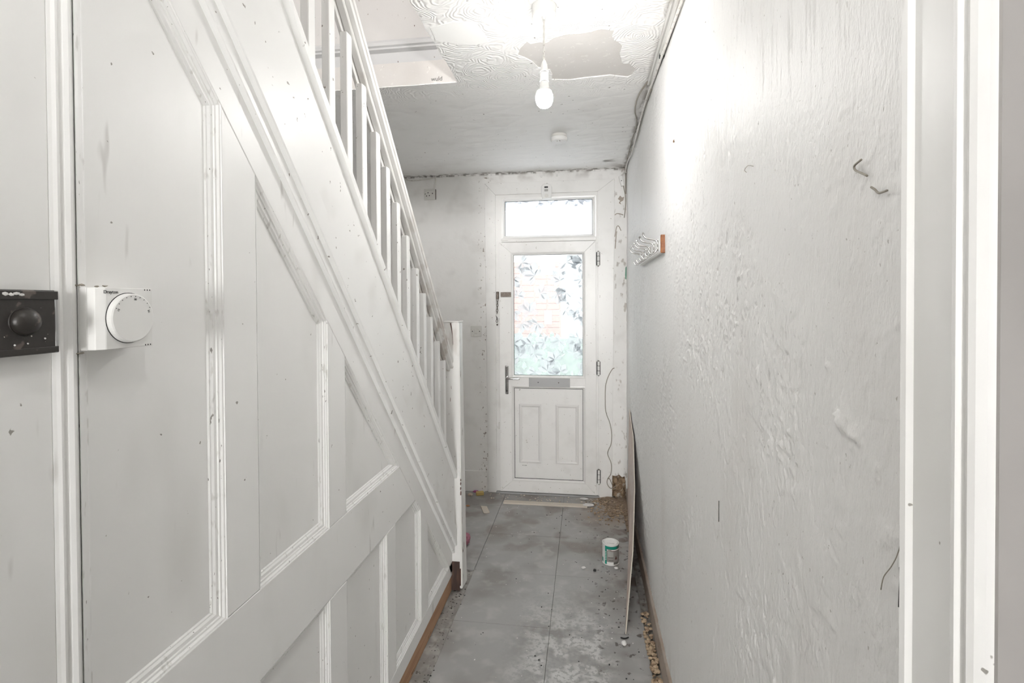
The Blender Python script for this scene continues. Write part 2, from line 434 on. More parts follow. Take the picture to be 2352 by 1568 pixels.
def fbm(shape, cells, seed, octs=4, pers=.5):
    """value noise on a grid, cells = lattice cells along each axis"""
    rng = np.random.default_rng(seed); out = np.zeros(shape); a = 1.0; tot = 0
    for o in range(octs):
        cy_, cz_ = max(2, int(cells[0]*2**o)), max(2, int(cells[1]*2**o))
        g = rng.random((cy_+2, cz_+2))
        yy = np.linspace(0, cy_, shape[0]); zz = np.linspace(0, cz_, shape[1])
        iy = np.minimum(yy.astype(int), cy_); iz = np.minimum(zz.astype(int), cz_)
        fy = yy-iy; fz = zz-iz; fy = fy*fy*(3-2*fy); fz = fz*fz*(3-2*fz)
        g00 = g[np.ix_(iy, iz)]; g10 = g[np.ix_(iy+1, iz)]; g01 = g[np.ix_(iy, iz+1)]; g11 = g[np.ix_(iy+1, iz+1)]
        FY, FZ = fy[:, None], fz[None, :]
        out += a*((g00*(1-FY)+g10*FY)*(1-FZ)+(g01*(1-FY)+g11*FY)*FZ); tot += a; a *= pers
    return out/tot
def sstep(a, b, x):
    t = np.clip((x-a)/(b-a), 0, 1); return t*t*(3-2*t)
def grid_mesh(name, P, mat, parent=None, smooth=True):
    ny, nz = P.shape[:2]; me = bpy.data.meshes.new(name)
    idx = np.arange(ny*nz).reshape(ny, nz)
    q = np.stack([idx[:-1, :-1], idx[1:, :-1], idx[1:, 1:], idx[:-1, 1:]], -1).reshape(-1, 4)
    me.vertices.add(ny*nz); me.vertices.foreach_set('co', P.reshape(-1).astype(np.float32))
    me.loops.add(q.size); me.loops.foreach_set('vertex_index', q.reshape(-1).astype(np.int32))
    me.polygons.add(len(q)); me.polygons.foreach_set('loop_start', np.arange(0, q.size, 4, dtype=np.int32))
    me.update(calc_edges=True); me.validate()
    if smooth: me.polygons.foreach_set('use_smooth', [True]*len(me.polygons))
    return link(name, me, mat, parent)

# ================================================================== THE SETTING
# ---- floor: screed slab, vinyl tiles
floor = struct(empty('floor'), 'grey vinyl tiled hall floor over bare concrete')
bm = bmesh.new()
bm_box(bm, XP-.1, .9, YB-.1, D+.25, -.12, -.012); from_bm('screed_slab', bm, m_screed, floor)
def screed_strip(name, x0, x1, y0, y1, base, amp, seed):
    nx, ny = 24, 160; n = fbm((nx, ny), (4, 26), seed, 4)
    X, Y = np.meshgrid(np.linspace(x0, x1, nx), np.linspace(y0, y1, ny), indexing='ij')
    return grid_mesh(name, np.stack([X, Y, base+(n-.5)*amp], -1), m_screed, floor)
screed_strip('rough_screed', -.70, -.585, 1.2, 2.80, -.006, .020, 3)
screed_strip('rough_screed', .245, .309, 1.2, 3.96, -.008, .016, 5)
tw = .4572
tile_me = {}
def tile(x0, x1, y0, y1):
    key = (round(x1-x0, 3), round(y1-y0, 3))
    if key not in tile_me:
        bm = bmesh.new(); bm_box(bm, 0, x1-x0, 0, y1-y0, -.012, 0, .0012, 1)
        bmesh.ops.recalc_face_normals(bm, faces=bm.faces)
        me = bpy.data.meshes.new('tile'); bm.to_mesh(me); bm.free(); me.materials.append(m_tile); tile_me[key] = me
    o = bpy.data.objects.new('tile', tile_me[key]); COL.objects.link(o); o.parent = floor
    o.location = (x0, y0, random.uniform(-.0008, .0006)); return o
rows = [2.333+tw*k for k in range(-8, 4)]
for y0 in rows:
    y1 = min(y0+tw, D)-.0010
    cols = [(-.622, -.1670), (-.1664, .262)]
    if y0 > 2.7: cols += [(-1.079, -.6236), (XP, -1.0806)]
    for x0, x1 in cols: tile(x0, x1-.0004, y0, y1)

# ---- far wall with the door opening
prism('wall_far', [[(XP, -.02), (-.7635, -.02), (-.7815, 2.43), (.2195, 2.43), (.1955, .17), (.225, .165), (.25, .178), (.27, .16),
                    (.292, .166), (.30, .10), (.302, 0), (XR+.1, -.02), (XR+.1, H+.05), (XP, H+.05)]],
      'y', D, D+.14, m_wallf)
struct(bpy.data.objects['wall_far'], 'white far wall around the front door, mould along its top')
prism('plaster_hole', [[(.19, 0), (.31, 0), (.31, .19), (.19, .19)]], 'y', D+.05, D+.08, m_plasterhole, bpy.data.objects['wall_far'])
nx, nz = 30, 40
n1 = fbm((nx, nz), (5, 7), 12, 3)
X, Z = np.meshgrid(np.linspace(.195, .306, nx), np.linspace(0, .178, nz), indexing='ij')
grid_mesh('broken_plaster', np.stack([X, D+.045-(n1-.3)*.10*(1-Z/.25), Z], -1), m_plasterhole, bpy.data.objects['wall_far'], False)
bsf = prism('baseboard_far', [[(XP, 0), (-.790, -.0), (-.775, .012), (-.778, .168), (XP, .158)]], 'y', D-.016, D-.0005, m_wallf, bev=.003)
struct(bsf, 'white painted skirting on the far wall left of the door')

# ---- right wall: a finely broken-up, blistered surface
ys = np.concatenate([np.linspace(.526, 1.6, 480), np.linspace(1.6, D+.01, 260)[1:]])
zs = np.linspace(-.01, H+.02, 760)
ny, nz = len(ys), len(zs)
u = np.linspace(0, 1, ny)
Yg, Zg = np.meshgrid(ys, zs, indexing='ij')
def remap(n):   # noise made on an even grid, resampled on the uneven y spacing
    k = (ys-ys[0])/(ys[-1]-ys[0])*(n.shape[0]-1); i = np.minimum(k.astype(int), n.shape[0]-2); f = (k-i)[:, None]
    return n[i]*(1-f)+n[i+1]*f
base = remap(fbm((900, nz), (7, 5), 21, 3))
drip = remap(fbm((2600, nz), (330, 22), 22, 3))
drip2 = remap(fbm((2600, nz), (190, 16), 23, 3))
blis = remap(fbm((2200, nz), (190, 130), 24, 3))
patch = remap(fbm((600, nz), (9, 7), 25, 3))
scr = remap(fbm((2600, nz), (330, 150), 26, 3))
FL = [(.683, 1.365, .016, .007), (.672, 1.351, .013, .007), (.646, 1.337, .014, .006), (.858, 1.245, .014, .005), (.705, 1.254, .016, .005), (.983, 1.366, .016, .004), (.592, 1.314, .014, .004), (.807, 1.099, .018, .004), (1.30, .658, .03, .003), (.712, 1.421, .010, .006)]
disp = (base-.5)*.006
upm = sstep(1.62, 1.90, Zg)
disp += upm*(sstep(.56, .74, drip)*.0009+sstep(.60, .76, drip2)*.0022*sstep(1.7, 1.0, Yg))
disp += sstep(.64, .72, blis)*.0024*sstep(.46, .62, patch)*(1-.6*upm)
disp -= sstep(.30, .24, blis)*.0022*sstep(.40, .6, patch)
disp += (1-upm)*sstep(.60, .72, scr)*.0008*sstep(.62, .42, patch)
fl = remap(fbm((2200, nz), (70, 52), 27, 5, .6)); pm = remap(fbm((600, nz), (6, 5), 28, 2))
disp += (1-.5*upm)*sstep(.535, .56, fl)*.0013*sstep(.46, .60, pm)
fl2 = remap(fbm((2200, nz), (120, 100), 29, 4, .6))
disp -= sstep(.64, .67, fl2)*.0014*sstep(.42, .56, patch)
for cy0, cz0, s0, a0 in FL: disp += np.exp(-(((Yg-cy0)/(s0*.8))**2+((Zg-cz0)/s0)**2))*sstep(.45, .62, fl2)*a0
edge = sstep(.526, .545, Yg)
P = np.stack([XR-disp*edge, Yg, Zg], -1)
wr = struct(empty('wall_right'), 'long white right wall with blistered flaking paint')
grid_mesh('painted_surface', P, m_wallr, wr)
box('wall_core', XR+.012, XR+.12, .45, D+.1, -.02, H+.03, m_wallr, wr)
box('wall_core', XR, XR+.12, YB, -.36, -.02, H+.03, m_wallr, wr)
box('wall_core', XR, XR+.12, -.36, .45, 1.98, H+.03, m_wallr, wr)
# a few bigger plaster wounds and marks on the right wall
def wall_mark(name, pts, r, mat): return tube(name, [(XR-.003, y, z) for y, z in pts], r, mat, wr, 5, 4)
wall_mark('dark_scratch', [(.551, 1.236), (.550, 1.226), (.551, 1.214), (.552, 1.196)], 0.0007, m_ink)
wall_mark('crack', [(.549, 1.261), (.556, 1.244), (.566, 1.228), (.578, 1.212), (.583, 1.196)], .00055, m_cableg)
wall_mark('pencil_mark', [(1.243, 1.034), (1.244, .985)], .0010, m_pencil)
blob('nail_hole', (XR-.001, 1.186, 2.004), .002, .0045, .004, m_ink, wr, .2, 1)
blob('nail_head', (XR-.002, 1.859, 2.058), .003, .012, .004, m_boardb, wr, .2, 2)
for pts in ([(.625, 1.657), (.640, 1.654), (.637, 1.648), (.625, 1.642), (.613, 1.636)], [(.605, 1.622), (.598, 1.618), (.593, 1.614), (.587, 1.612), (.575, 1.612)]):
    wall_mark('flake_crack', pts, .0013, m_cableg)
wall_mark('hairline', [(1.039, 1.746), (1.050, 1.753), (1.029, 1.756), (.999, 1.747)], .0006, m_cableg)
for i, (y, z, sy_, sz_) in enumerate(((.521, 1.160, .004, .012), (.5245, 1.135, .004, .02), (.5235, 1.185, .002, .006), (.5225, 1.20, .0018, .007))):
    blob('missing_paint', (XR-.006, y, z), .004, sy_, sz_, m_brown, wr, .3, 200+i)

bs = empty('baseboard_right'); struct(bs, 'bare tan plaster strip along the foot of the right wall')
prism('plaster_strip', [[(.45, 0), (3.9, 0), (3.9, .098), (3.2, .103), (2.6, .100), (2.3, .104), (1.9, .112), (.45, .11)]], 'x', XR-.012, XR+.003, m_base, bs, .003)

# ---- right doorway: architrave and jamb
tr = struct(empty('trim_1'), 'white moulded door architrave at the right edge, paint worn')
prof = [(XR+.003, .5265), (XR-.006, .5265), (XR-.010, .524), (XR-.019, .5225), (XR-.0215, .518), (XR-.020, .5125), (XR-.0155, .509), (XR-.0155, .461),
        (XR-.0175, .457), (XR-.0175, .4535), (XR-.012, .4505), (XR-.0115, .4475), (XR-.0145, .4445), (XR-.012, .4400), (XR-.006, .4365), (XR+.003, .4345)]
prism('architrave', [prof], 'z', -.002, 2.05, m_panel, tr)
prism('architrave_head', [[(-.43, 1.965), (.4355, 1.965), (.52, 2.05), (-.43, 2.05)]], 'x', XR-.0155, XR+.002, m_panel, tr, .003)
box('jamb', XR-.001, XR+.16, .432, .452, -.002, 1.985, m_jamb, tr)
box('jamb', XR, XR+.16, -.36, -.34, -.002, 1.985, m_wallf, tr)
box('jamb_head', XR, XR+.16, -.34, .432, 1.965, 1.985, m_wallf, tr)
struct(box('wall_side_room', 1.5, 1.6, -1.6, 1.6, -.02, 2.55, m_upper), 'plain wall of the side room')
struct(box('floor_side_room', XR+.1, 1.6, -1.6, 1.6, -.12, -.002, m_screed), 'bare floor of the side room')
struct(box('ceiling_side_room', XR+.1, 1.6, -1.6, 1.6, 2.55, 2.65, m_upper), 'ceiling of the side room')
struct(box('wall_side_room_far', XR+.12, 1.6, 1.5, 1.6, -.02, 2.55, m_upper), 'far wall of the side room')
struct(box('wall_side_room_near', XR+.12, 1.6, -1.6, -1.5, -.02, 2.55, m_upper), 'near wall of the side room')

# ---- party wall beside the stair, rear wall with a made-up window for the fill light
struct(box('wall_left_outer', XP-.12, XP, YB-.1, D+.14, -.1, 5.0, m_upper), 'party wall on the far side of the stair')
rw = struct(empty('wall_rear'), 'rear wall behind the viewer with an added window')
box('wall_piece', XP, -.66, YB-.1, YB, -.02, H+.05, m_wallf, rw); box('wall_piece', .26, XR+.12, YB-.1, YB, -.02, H+.05, m_wallf, rw)
box('wall_piece', -.66, .26, YB-.1, YB, -.02, .76, m_wallf, rw); box('wall_piece', -.66, .26, YB-.1, YB, 2.34, H+.05, m_wallf, rw)
w1 = struct(empty('added_window'), 'added rear hall window, unseen, around the fill light')
ring('window_frame', [(-.66, .76), (.26, .76), (.26, 2.34), (-.66, 2.34)], [(0, YB), (0, YB+.02), (.04, YB+.02), (.04, YB-.05)], 'y', m_upvc, w1)
box('pane', -.62, .22, YB-.045, YB-.04, .80, 2.30, m_clear, w1)

# ---- ceiling: slab, lining paper with a torn patch, stairwell opening
OPX, OP0, OP1 = -.577, .10, 2.300
ce = struct(empty('ceiling'), 'white combed plaster ceiling with a torn bare patch')
box('slab', OPX, XR+.12, YB-.1, D+.14, H+.004, H+.11, m_bare, ce)
box('slab', XP, OPX, OP1, D+.14, H+.004, H+.11, m_bare, ce)
box('slab', XP, OPX, YB-.1, OP0, H+.004, H+.11, m_bare, ce)
pt = [(-.269, 2.086), (-.252, 2.03), (-.222, 1.986), (-.205, 2.0), (-.172, 1.997), (-.150, 2.004), (-.12, 1.972), (-.07, 1.955), (-.021, 1.952), (.023, 1.946), (.06, 1.938),
      (.108, 1.953), (.104, 1.99), (.108, 2.021), (.13, 2.04), (.144, 2.07), (.141, 2.13), (.158, 2.221), (.185, 2.235), (.203, 2.257), (.216, 2.285), (.213, 2.313), (.207, 2.345),
      (.192, 2.362), (.15, 2.345), (.109, 2.327), (.06, 2.332), (-.006, 2.345), (-.07, 2.350), (-.151, 2.336), (-.145, 2.29), (-.152, 2.235), (-.18, 2.225), (-.2, 2.206), (-.213, 2.152), (-.24, 2.12)]
jt = random.Random(3); pt = [(a+jt.uniform(-.004, .004), b+jt.uniform(-.004, .004)) for a, b in pt]
outer = [(XP, YB), (XR+.02, YB), (XR+.02, D), (XP, D), (XP, OP1)]
edge_r = [(OPX+jt.uniform(-.004, .004), OP1+(OP0-OP1)*k/24) for k in range(25)]
edge_f = [(XP+(OPX-XP)*k/14, OP1+jt.uniform(-.003, .003)) for k in range(1, 14)]
outer = [(XP, YB), (XR+.02, YB), (XR+.02, D), (XP, D), (XP, OP1)] + edge_f + edge_r + [(XP, OP0)]
prism('lining_paper', [outer, pt[::-1] if area2(pt) > 0 else pt], 'z', H, H+.0039, m_ceil, ce)
# lifted paper flap near the front door and the smooth repair by the stairwell
raw('paper_flap', [(.121, 3.735, H-.001), (.16, 3.715, H-.013), (.20, 3.722, H-.011), (.223, 3.755, H-.001), (.18, 3.80, H-.0005), (.14, 3.79, H-.0005)],
    [(0, 1, 2, 3, 4, 5)], m_ceil, ce)
prism('repair_patch', [[(-.560, 1.825), (-.47, 1.80), (-.391, 1.814), (-.372, 1.90), (-.367, 1.957), (-.42, 1.972), (-.49, 1.955), (-.567, 1.915)]], 'z', H-.0022, H+.001, MAT('smooth_filler', (.93, .925, .905), .6), ce, .001)

# ---- upper stairwell
uw = struct(empty('wall_upper_far'), 'stairwell wall above the opening with a grey apron board')
box('wall_plaster', XP, .9, OP1+.001, OP1+.1, 2.715, 4.98, m_upper, uw)
box('apron_board', XP, OPX-.002, OP1+.0005, OP1+.05, H+.0045, 2.665, m_apron, uw)
prism('apron_moulding', [[(OP1+.01, 2.662), (OP1, 2.664), (OP1-.016, 2.674), (OP1-.013, 2.684), (OP1-.020, 2.690), (OP1-.022, 2.704), (OP1-.016, 2.716), (OP1+.01, 2.720)]],
      'x', XP, .9, m_apron, uw)
for x, z in ((-.86, 2.62), (-.72, 2.585), (-.93, 2.60), (-.78, 2.78)): blob('stain_speck', (x, OP1+.0005, z), .0018, .0006, .005, m_brown, uw, .2, 4, 1)
struct(box('ceiling_upper', XP-.12, 1.0, YB, OP1+.1, 4.9, 5.0, m_upper), 'upper landing ceiling')
struct(box('wall_upper_right', .8, .9, YB, OP1, H+.11, 4.95, m_upper), 'upper landing right wall')
struct(box('wall_upper_rear', XP, .9, YB, YB+.1, H+.11, 4.95, m_upper), 'upper landing rear wall')
tw_ = text('pencil_writing', 'wuld', .028, frame_mw((-.675, OP1, 2.528), (1, 0, 0), (0, 0, 1)), m_pencil, uw)

# ---- left: panelled side of the stair
wl = struct(empty('wall_left'), 'white painted panelling under the stair string')
XB = XL-.022
def bd(name, poly): return prism(name, [poly], 'x', XB, XL, m_panel, wl, .0015)
G = .0012
def rk(y): return low(y)-.117          # lower edge of the raking rail
yL = .612
bd('raking_rail', [(yL, low(yL)-.001), (2.668, low(2.668)+0.0), (2.672, .086), (2.545, .086+.02), (2.50, rk(2.50)), (yL, rk(yL))])
bd('middle_rail', [(yL, .693), ((rk(0)-.693)/SL-G, .693), ((rk(0)-.888)/SL-G, .888), (yL, .888)])
bd('bottom_rail', [(yL, .086), (2.668, .086), (2.60, .153), (yL, .153)])
st = [(.897, .998), (1.296, 1.396), (1.697, 1.779), (2.066, 2.164)]
bd('stile', [(st[0][0], .888+G), (st[0][1], .888+G), (st[0][1], rk(st[0][1])-G), (st[0][0], rk(st[0][0])-G)])
bd('stile', [(st[1][0], .888+G), (st[1][1], .888+G), (st[1][1], rk(st[1][1])-G), (st[1][0], rk(st[1][0])-G)])
for a, b in ((.897, .998), st[1], st[2]):
    bd('stile', [(a, .153+G), (b, .153+G), (b, .693-G), (a, .693-G)])
bd('stile', [(st[3][0], .153+G), (st[3][1], .153+G), (st[3][1], rk(2.164)-G), (st[3][0], rk(st[3][0])-G)])
panels = [
    [(yL, .888), (.897, .888), (.897, rk(.897)), (yL, rk(yL))],
    [(.998, .888), (1.296, .888), (1.296, rk(1.296)), (.998, rk(.998))],
    [(1.396, .888), ((rk(0)-.888)/SL, .888), (1.396, rk(1.396))],
    [(yL, .153), (.897, .153), (.897, .693), (yL, .693)],
    [(.998, .153), (1.296, .153), (1.296, .693), (.998, .693)],
    [(1.396, .153), (1.697, .153), (1.697, .693), (1.396, .693)],
    [(1.779, .153), (2.066, .153), (2.066, rk(2.066)), ((rk(0)-.693)/SL, .693), (1.779, .693)],
    [(2.164, .153), ((rk(0)-.153)/SL, .153), (2.164, rk(2.164))],
]
mould_prof = [(0, XL), (.0005, XL-.002), (.004, XL-.0025), (.007, XL-.006), (.0105, XL-.0065), (.0115, XL-.0095),
              (.018, XL-.010), (.0215, XL-.0135), (.024, XL-.014), (.026, XL-.018)]
for p in panels:
    p = p if area2(p) > 0 else p[::-1]
    big = offset(p, -.004)
    prism('panel', [big], 'x', XL-.034, XL-.0175, m_panel, wl)
    ring('moulding', p, mould_prof, 'x', m_mould, wl)
bead = [(XL-.02, .580), (XL-.0058, .580), (XL-.0042, .584), (XL-.0018, .588), (XL-.0038, .5925), (XL-.0045, .5945), (XL-.0015, .598), (XL+.001, .603), (XL-.001, .608), (XL-.003, .6125), (XL-.02, .6125)]
prism('cover_bead', [bead], 'z', 0.0, 2.505, m_panel, wl)
tb = prism('sole_batten', [[(.612, 0.0), (2.60, .0), (2.655, .03), (2.668, .085), (.612, .085)]], 'x', XL-.045, XL-.004, m_timber, wl, .003)
box('backing', XL-.06, XL-.036, yL, 2.6, 0, .1, m_darkwood, wl)
d2 = struct(empty('door_2'), 'plain white cupboard door at the left edge')
box('door_leaf', XL-.04, XL-.006, -.22, .5805, .01, 2.02, m_panel, d2, .002)
struct(box('wall_left_rear', XL-.12, XL-.005, YB, -.225, 0, H+.02, m_wallf), 'left wall behind the viewer')
box('door_head', XL-.04, XL-.006, -.224, .5815, 2.023, H, m_panel, d2)
struct(box('wall_understair', XL-.09, XL-.062, YB, 2.5, 0, .86, m_darkwood), 'dark lining under the stair')

# ================================================================== FRONT DOOR
dr = struct(empty('door_1'), 'white front door with leaf-patterned glass and a fanlight')
YF = D-.012        # face of the fixed frame
YS = D-.020        # face of the sash
def qpoly(name, pts, y0, y1, mat, parent, bev=.0015): return prism(name, [pts], 'y', y0, y1, mat, parent, bev)
# fixed frame, mitred
fx = (-.782, -.697, .094, .214); fz = (0.0, 2.336, 2.428)
qpoly('frame_jamb', [(fx[0]+.018, fz[0]), (fx[1], fz[0]), (fx[1], fz[1]), (fx[0], fz[2])], YF, D+.06, m_upvc, dr)
qpoly('frame_jamb', [(fx[2], fz[0]), (fx[3]-.018, fz[0]), (fx[3]+.006, fz[2]), (fx[2], fz[1])], YF, D+.06, m_upvc, dr)
qpoly('frame_head', [(fx[1]+.0008, fz[1]), (fx[2]-.0008, fz[1]), (fx[3]+.005, fz[2]+.0005), (fx[0]+.001, fz[2]+.0005)], YF, D+.06, m_upvc, dr)
box('reveal_lining', fx[1], -.645, YF+.012, D+.06, 0, fz[1], m_upvc, dr)
box('reveal_lining', .078, fx[2], YF+.012, D+.06, 0, fz[1], m_upvc, dr)
box('reveal_lining', -.645, .078, YF+.012, D+.06, 2.305, fz[1], m_upvc, dr)
box('transom', -.652, .082, YF+.004, D+.06, 1.966, 1.996, m_upvc, dr, .003)
box('threshold', -.70, .10, D-.03, D+.10, 0.0, .012, m_brushed, dr, .002)
box('packer', -.652, -.60, YF-.002, YF+.006, 1.976, 1.983, m_plastic2, dr)
# fanlight
fan = [(-.622, 2.012), (.053, 2.008), (.053, 2.284), (-.622, 2.284)]
ring('fanlight_bead', [(-.646, 1.992), (.076, 1.990), (.076, 2.306), (-.646, 2.306)], [(0, YF+.010), (0, YF), (.010, YF+.001), (.023, YF+.013), (.023, YF+.03)], 'y', m_bead, dr)
fpane = box('fanlight_pane', -.63, .06, D+.012, D+.016, 2.0, 2.292, m_fan, dr)
# sash in mitred members
sx0, sx1, sz0, sz1 = -.668, .079, .016, 1.962
ix0, ix1, iz0, iz1 = -.573, -.003, .102, 1.882
qpoly('sash_stile', [(sx0, sz0), (ix0, iz0), (ix0, iz1), (sx0, sz1)], YS, D+.05, m_upvc, dr)
qpoly('sash_stile', [(ix1, iz0), (sx1, sz0), (sx1, sz1), (ix1, iz1)], YS, D+.05, m_upvc, dr)
qpoly('sash_rail', [(sx0+.0008, sz1), (ix0+.0008, iz1), (ix1-.0008, iz1), (sx1-.0008, sz1)], YS, D+.05, m_upvc, dr)
qpoly('sash_rail', [(sx0+.0008, sz0), (sx1-.0008, sz0), (ix1-.0008, iz0), (ix0+.0008, iz0)], YS, D+.05, m_upvc, dr)
box('lock_rail', ix0, ix1, YS, D+.05, .846, .912, m_upvc, dr, .0015)
bead_prof = [(0, YS+.004), (0, YS-.002), (.006, YS-.003), (.019, YS+.007), (.019, YS+.03)]
ring('glazing_bead', [(ix0, .910), (ix1, .910), (ix1, iz1), (ix0, iz1)], bead_prof, 'y', m_bead, dr)
ring('panel_bead', [(ix0, iz0), (ix1, iz0), (ix1, .848), (ix0, .848)], bead_prof, 'y', m_bead, dr)
ring('gasket', [(-.5545, .928), (-.0215, .928), (-.0215, 1.8635), (-.5545, 1.8635)], [(0, YS+.008), (.0025, YS+.0078), (.0025, YS+.02)], 'y', m_gap, dr)
ring('gasket', [(-.5545, .1205), (-.0215, .1205), (-.0215, .8295), (-.5545, .8295)], [(0, YS+.0075), (.0035, YS+.0070), (.0035, YS+.02)], 'y', m_gap, dr)
ring('gasket', [(-.6235, 2.013), (.0535, 2.011), (.0535, 2.285), (-.6235, 2.285)], [(0, YF+.0135), (.003, YF+.0133), (.003, YF+.03)], 'y', m_gap, dr)
lp = box('lower_panel', -.553, -.023, YS+.011, YS+.03, .122, .828, m_upvc, dr)
for a, b in ((-.516, -.343), (-.232, -.056)):
    y = YS+.011
    ring('panel_moulding', [(a, .244), (b, .244), (b, .704), (a, .704)], [(0, y), (.003, y-.006), (.010, y-.010), (.018, y-.007), (.023, y-.0005)], 'y', m_bead, dr)
text('maker_mark', '= ==', .018, frame_mw((-.475, YS+.0105, .222), (1, 0, 0), (0, 0, 1)), m_ink, dr)
# patterned pane and its pressed leaves
pane = box('door_pane', -.565, -.012, D+.012, D+.016, .92, 1.872, m_glass, dr)
lr = random.Random(11)
def leaf_mesh(Rr, seed):
    rg = random.Random(seed); vs_, fs, fr = [], [], []
    for a, ln in ((-104, .62), (-52, .88), (0, 1.0), (52, .88), (104, .62)):
        a = R(a+rg.uniform(-9, 9)); ln *= Rr*rg.uniform(.88, 1.1); wd = ln*rg.uniform(.26, .34)
        dx, dz = math.sin(a), math.cos(a); nx_, nz_ = dz, -dx
        for s in (-1, 1):
            i0 = len(vs_)
            ts = ((0, 0), (.18, .40), (.36, .78), (.44, .74), (.58, 1.0), (.66, .84), (.80, .62), (.86, .40), (1.0, 0))
            for t, w in ts: vs_.append((dx*t*ln+nx_*s*w*wd, -.0012*(1-w), dz*t*ln+nz_*s*w*wd))
            mid_ = [(0, 0), (.5, 0)]
            f = list(range(i0, i0+len(ts)))
            fs.append(f if s > 0 else f[::-1]); fr.append(rg.choice((.5, .62, .74, .82, .9, .94))+rg.uniform(-.05, .05))
    me = bpy.data.meshes.new('leaf'); me.from_pydata(vs_, [], fs); me.update()
    at = me.attributes.new('frost', 'FLOAT', 'FACE'); at.data.foreach_set('value', fr)
    me.materials.append(m_leaf); return me
leaf_meshes = [leaf_mesh(.105, s) for s in range(7)]
spots = []
for r_ in range(8):
    for c_ in range(5):
        spots.append((-.545+c_*.124+lr.uniform(-.03, .03)+(.05 if r_ % 2 else 0), .955+r_*.122+lr.uniform(-.03, .03)))
def put_leaf(x, z, y, rot, sc, parent, x0, x1, z0, z1):
    me = lr.choice(leaf_meshes).copy()
    c, s = math.cos(rot), math.sin(rot)
    for v in me.vertices:
        X_, Z_ = v.co.x*sc, v.co.z*sc
        v.co = (min(max(x+c*X_-s*Z_, x0), x1), y+v.co.y, min(max(z+s*X_+c*Z_, z0), z1))
    me.update(); o = bpy.data.objects.new('leaf', me); COL.objects.link(o); o.parent = parent; return o
for i, (x, z) in enumerate(spots):
    if math.hypot(x+.292, z-1.782) < .125 or math.hypot(x+.289, z-1.378) < .085: continue     # bare glass round the two papers
    put_leaf(x, z, D+.0115-.0002*(i % 5), lr.uniform(-2.6, 2.6), lr.uniform(.85, 1.2), pane, -.551, -.025, .932, 1.86)
for i in range(9):
    put_leaf(-.60+i*.078, 2.262+lr.uniform(-.012, .02), D+.0115-.0002*(i % 3), lr.uniform(-2.6, 2.6), lr.uniform(.55, .8), fpane, -.620, .050, 2.016, 2.282)
# ironmongery
lpl = box('letter_plate', -.437, -.120, YS-.005, YS+.001, .842, .911, m_brushed, dr, .001)
for x in (-.365, -.207): lathe('screw', [(.0, .003), (.004, .002), (.0045, 0)], (x, YS-.005, .876), (0, -1, 0), m_ink if x < -.3 else m_bronze, lpl, 10)
hp = empty('handle'); hp.parent = dr
bm = bmesh.new(); bm_box(bm, -.622, -.597, YS-.008, YS, .780, 1.004, .006, 3); from_bm('backplate', bm, m_chrome, hp)
tube('lever', [(-.609, YS-.008, .913), (-.609, YS-.04, .913), (-.602, YS-.052, .912), (-.57, YS-.054, .909), (-.505, YS-.050, .906)], .0075, m_chrome, hp, 10)
lathe('keyhole', [(.0, .0015), (.005, .001), (.006, 0)], (-.609, YS-.008, .805), (0, -1, 0), m_ink, hp, 12)
gb = box('chain_plate', -.656, -.574, YS-.006, YS+.001, 1.538, 1.576, m_bronze, dr, .002)
for z in (1.547, 1.557, 1.567): box('rib', -.652, -.590, YS-.0085, YS-.006, z-.002, z+.002, m_bronze, gb)
ch = empty('door_chain'); ch.parent = dr
box('chain_anchor', -.692, -.670, YF-.012, YF, 1.522, 1.580, m_bronze, ch, .004)
for i in range(9):
    z = 1.515-i*.0205; bm = bmesh.new(); pts = []
    for k in range(13):
        a = 2*math.pi*k/12; u_, v_ = .0062*math.cos(a), .0125*math.sin(a)
        pts.append(Vector((-.682+(u_ if i % 2 == 0 else .2*u_)-.0006*i, YF-.008+(.0 if i % 2 == 0 else u_), z+v_)))
    bm_tube(bm, pts, .0019, 6, False); from_bm('chain_link', bm, m_bronze, ch, True)
blob('chain_end', (-.684, YF-.008, 1.322), .006, .006, .008, m_bronze, ch, .1, 3)
box('keeper', -.680, -.664, YF-.010, YF+.001, 1.372, 1.428, m_plastic2, dr, .003)
raw('torn_tape', [(-.705, YF-.012, 1.428), (-.690, YF-.014, 1.425), (-.668, YF-.012, 1.385), (-.672, YF-.012, 1.360), (-.692, YF-.016, 1.395)], [(0, 1, 2, 3, 4)], m_white, dr)
box('keeper', -.680, -.667, YF-.010, YF+.001, .505, .556, m_plastic2, dr, .003)
raw('torn_tape', [(-.668, YF-.012, .545), (-.676, YF-.013, .520), (-.706, YF-.016, .490), (-.694, YF-.014, .522)], [(0, 1, 2, 3)], m_white, dr)
for z in (1.824, .992, .162):
    hg = empty('hinge'); hg.parent = dr
    for k, (a, b) in enumerate(((-.054, -.020), (-.018, .018), (.020, .054))):
        lathe('knuckle', [(0, a), (.0095, a+.001), (.0095, b-.001), (0, b)], (.0965, YS-.007, z), (0, 0, 1), m_plastic, hg, 14)
    lathe('pin', [(0, -.060), (.0075, -.056), (.0075, .056), (0, .060)], (.0965, YS-.007, z), (0, 0, 1), m_bronze, hg, 12)
    box('leaf_plate', .082, .110, YS-.003, YS+.006, z-.050, z+.050, m_gap, hg)
for x, z in ((-.650, .045), (.060, .040), (-.648, 1.945)): lathe('cover_cap', [(0, .0012), (.005, .001), (.006, 0)], (x, YS, z), (0, -1, 0), m_plastic2, dr, 12)
struct(box('trim_2', -.611, .008, 3.738, 3.790, -.001, .010, m_card, None, .002), 'pale worn floor batten in front of the door')

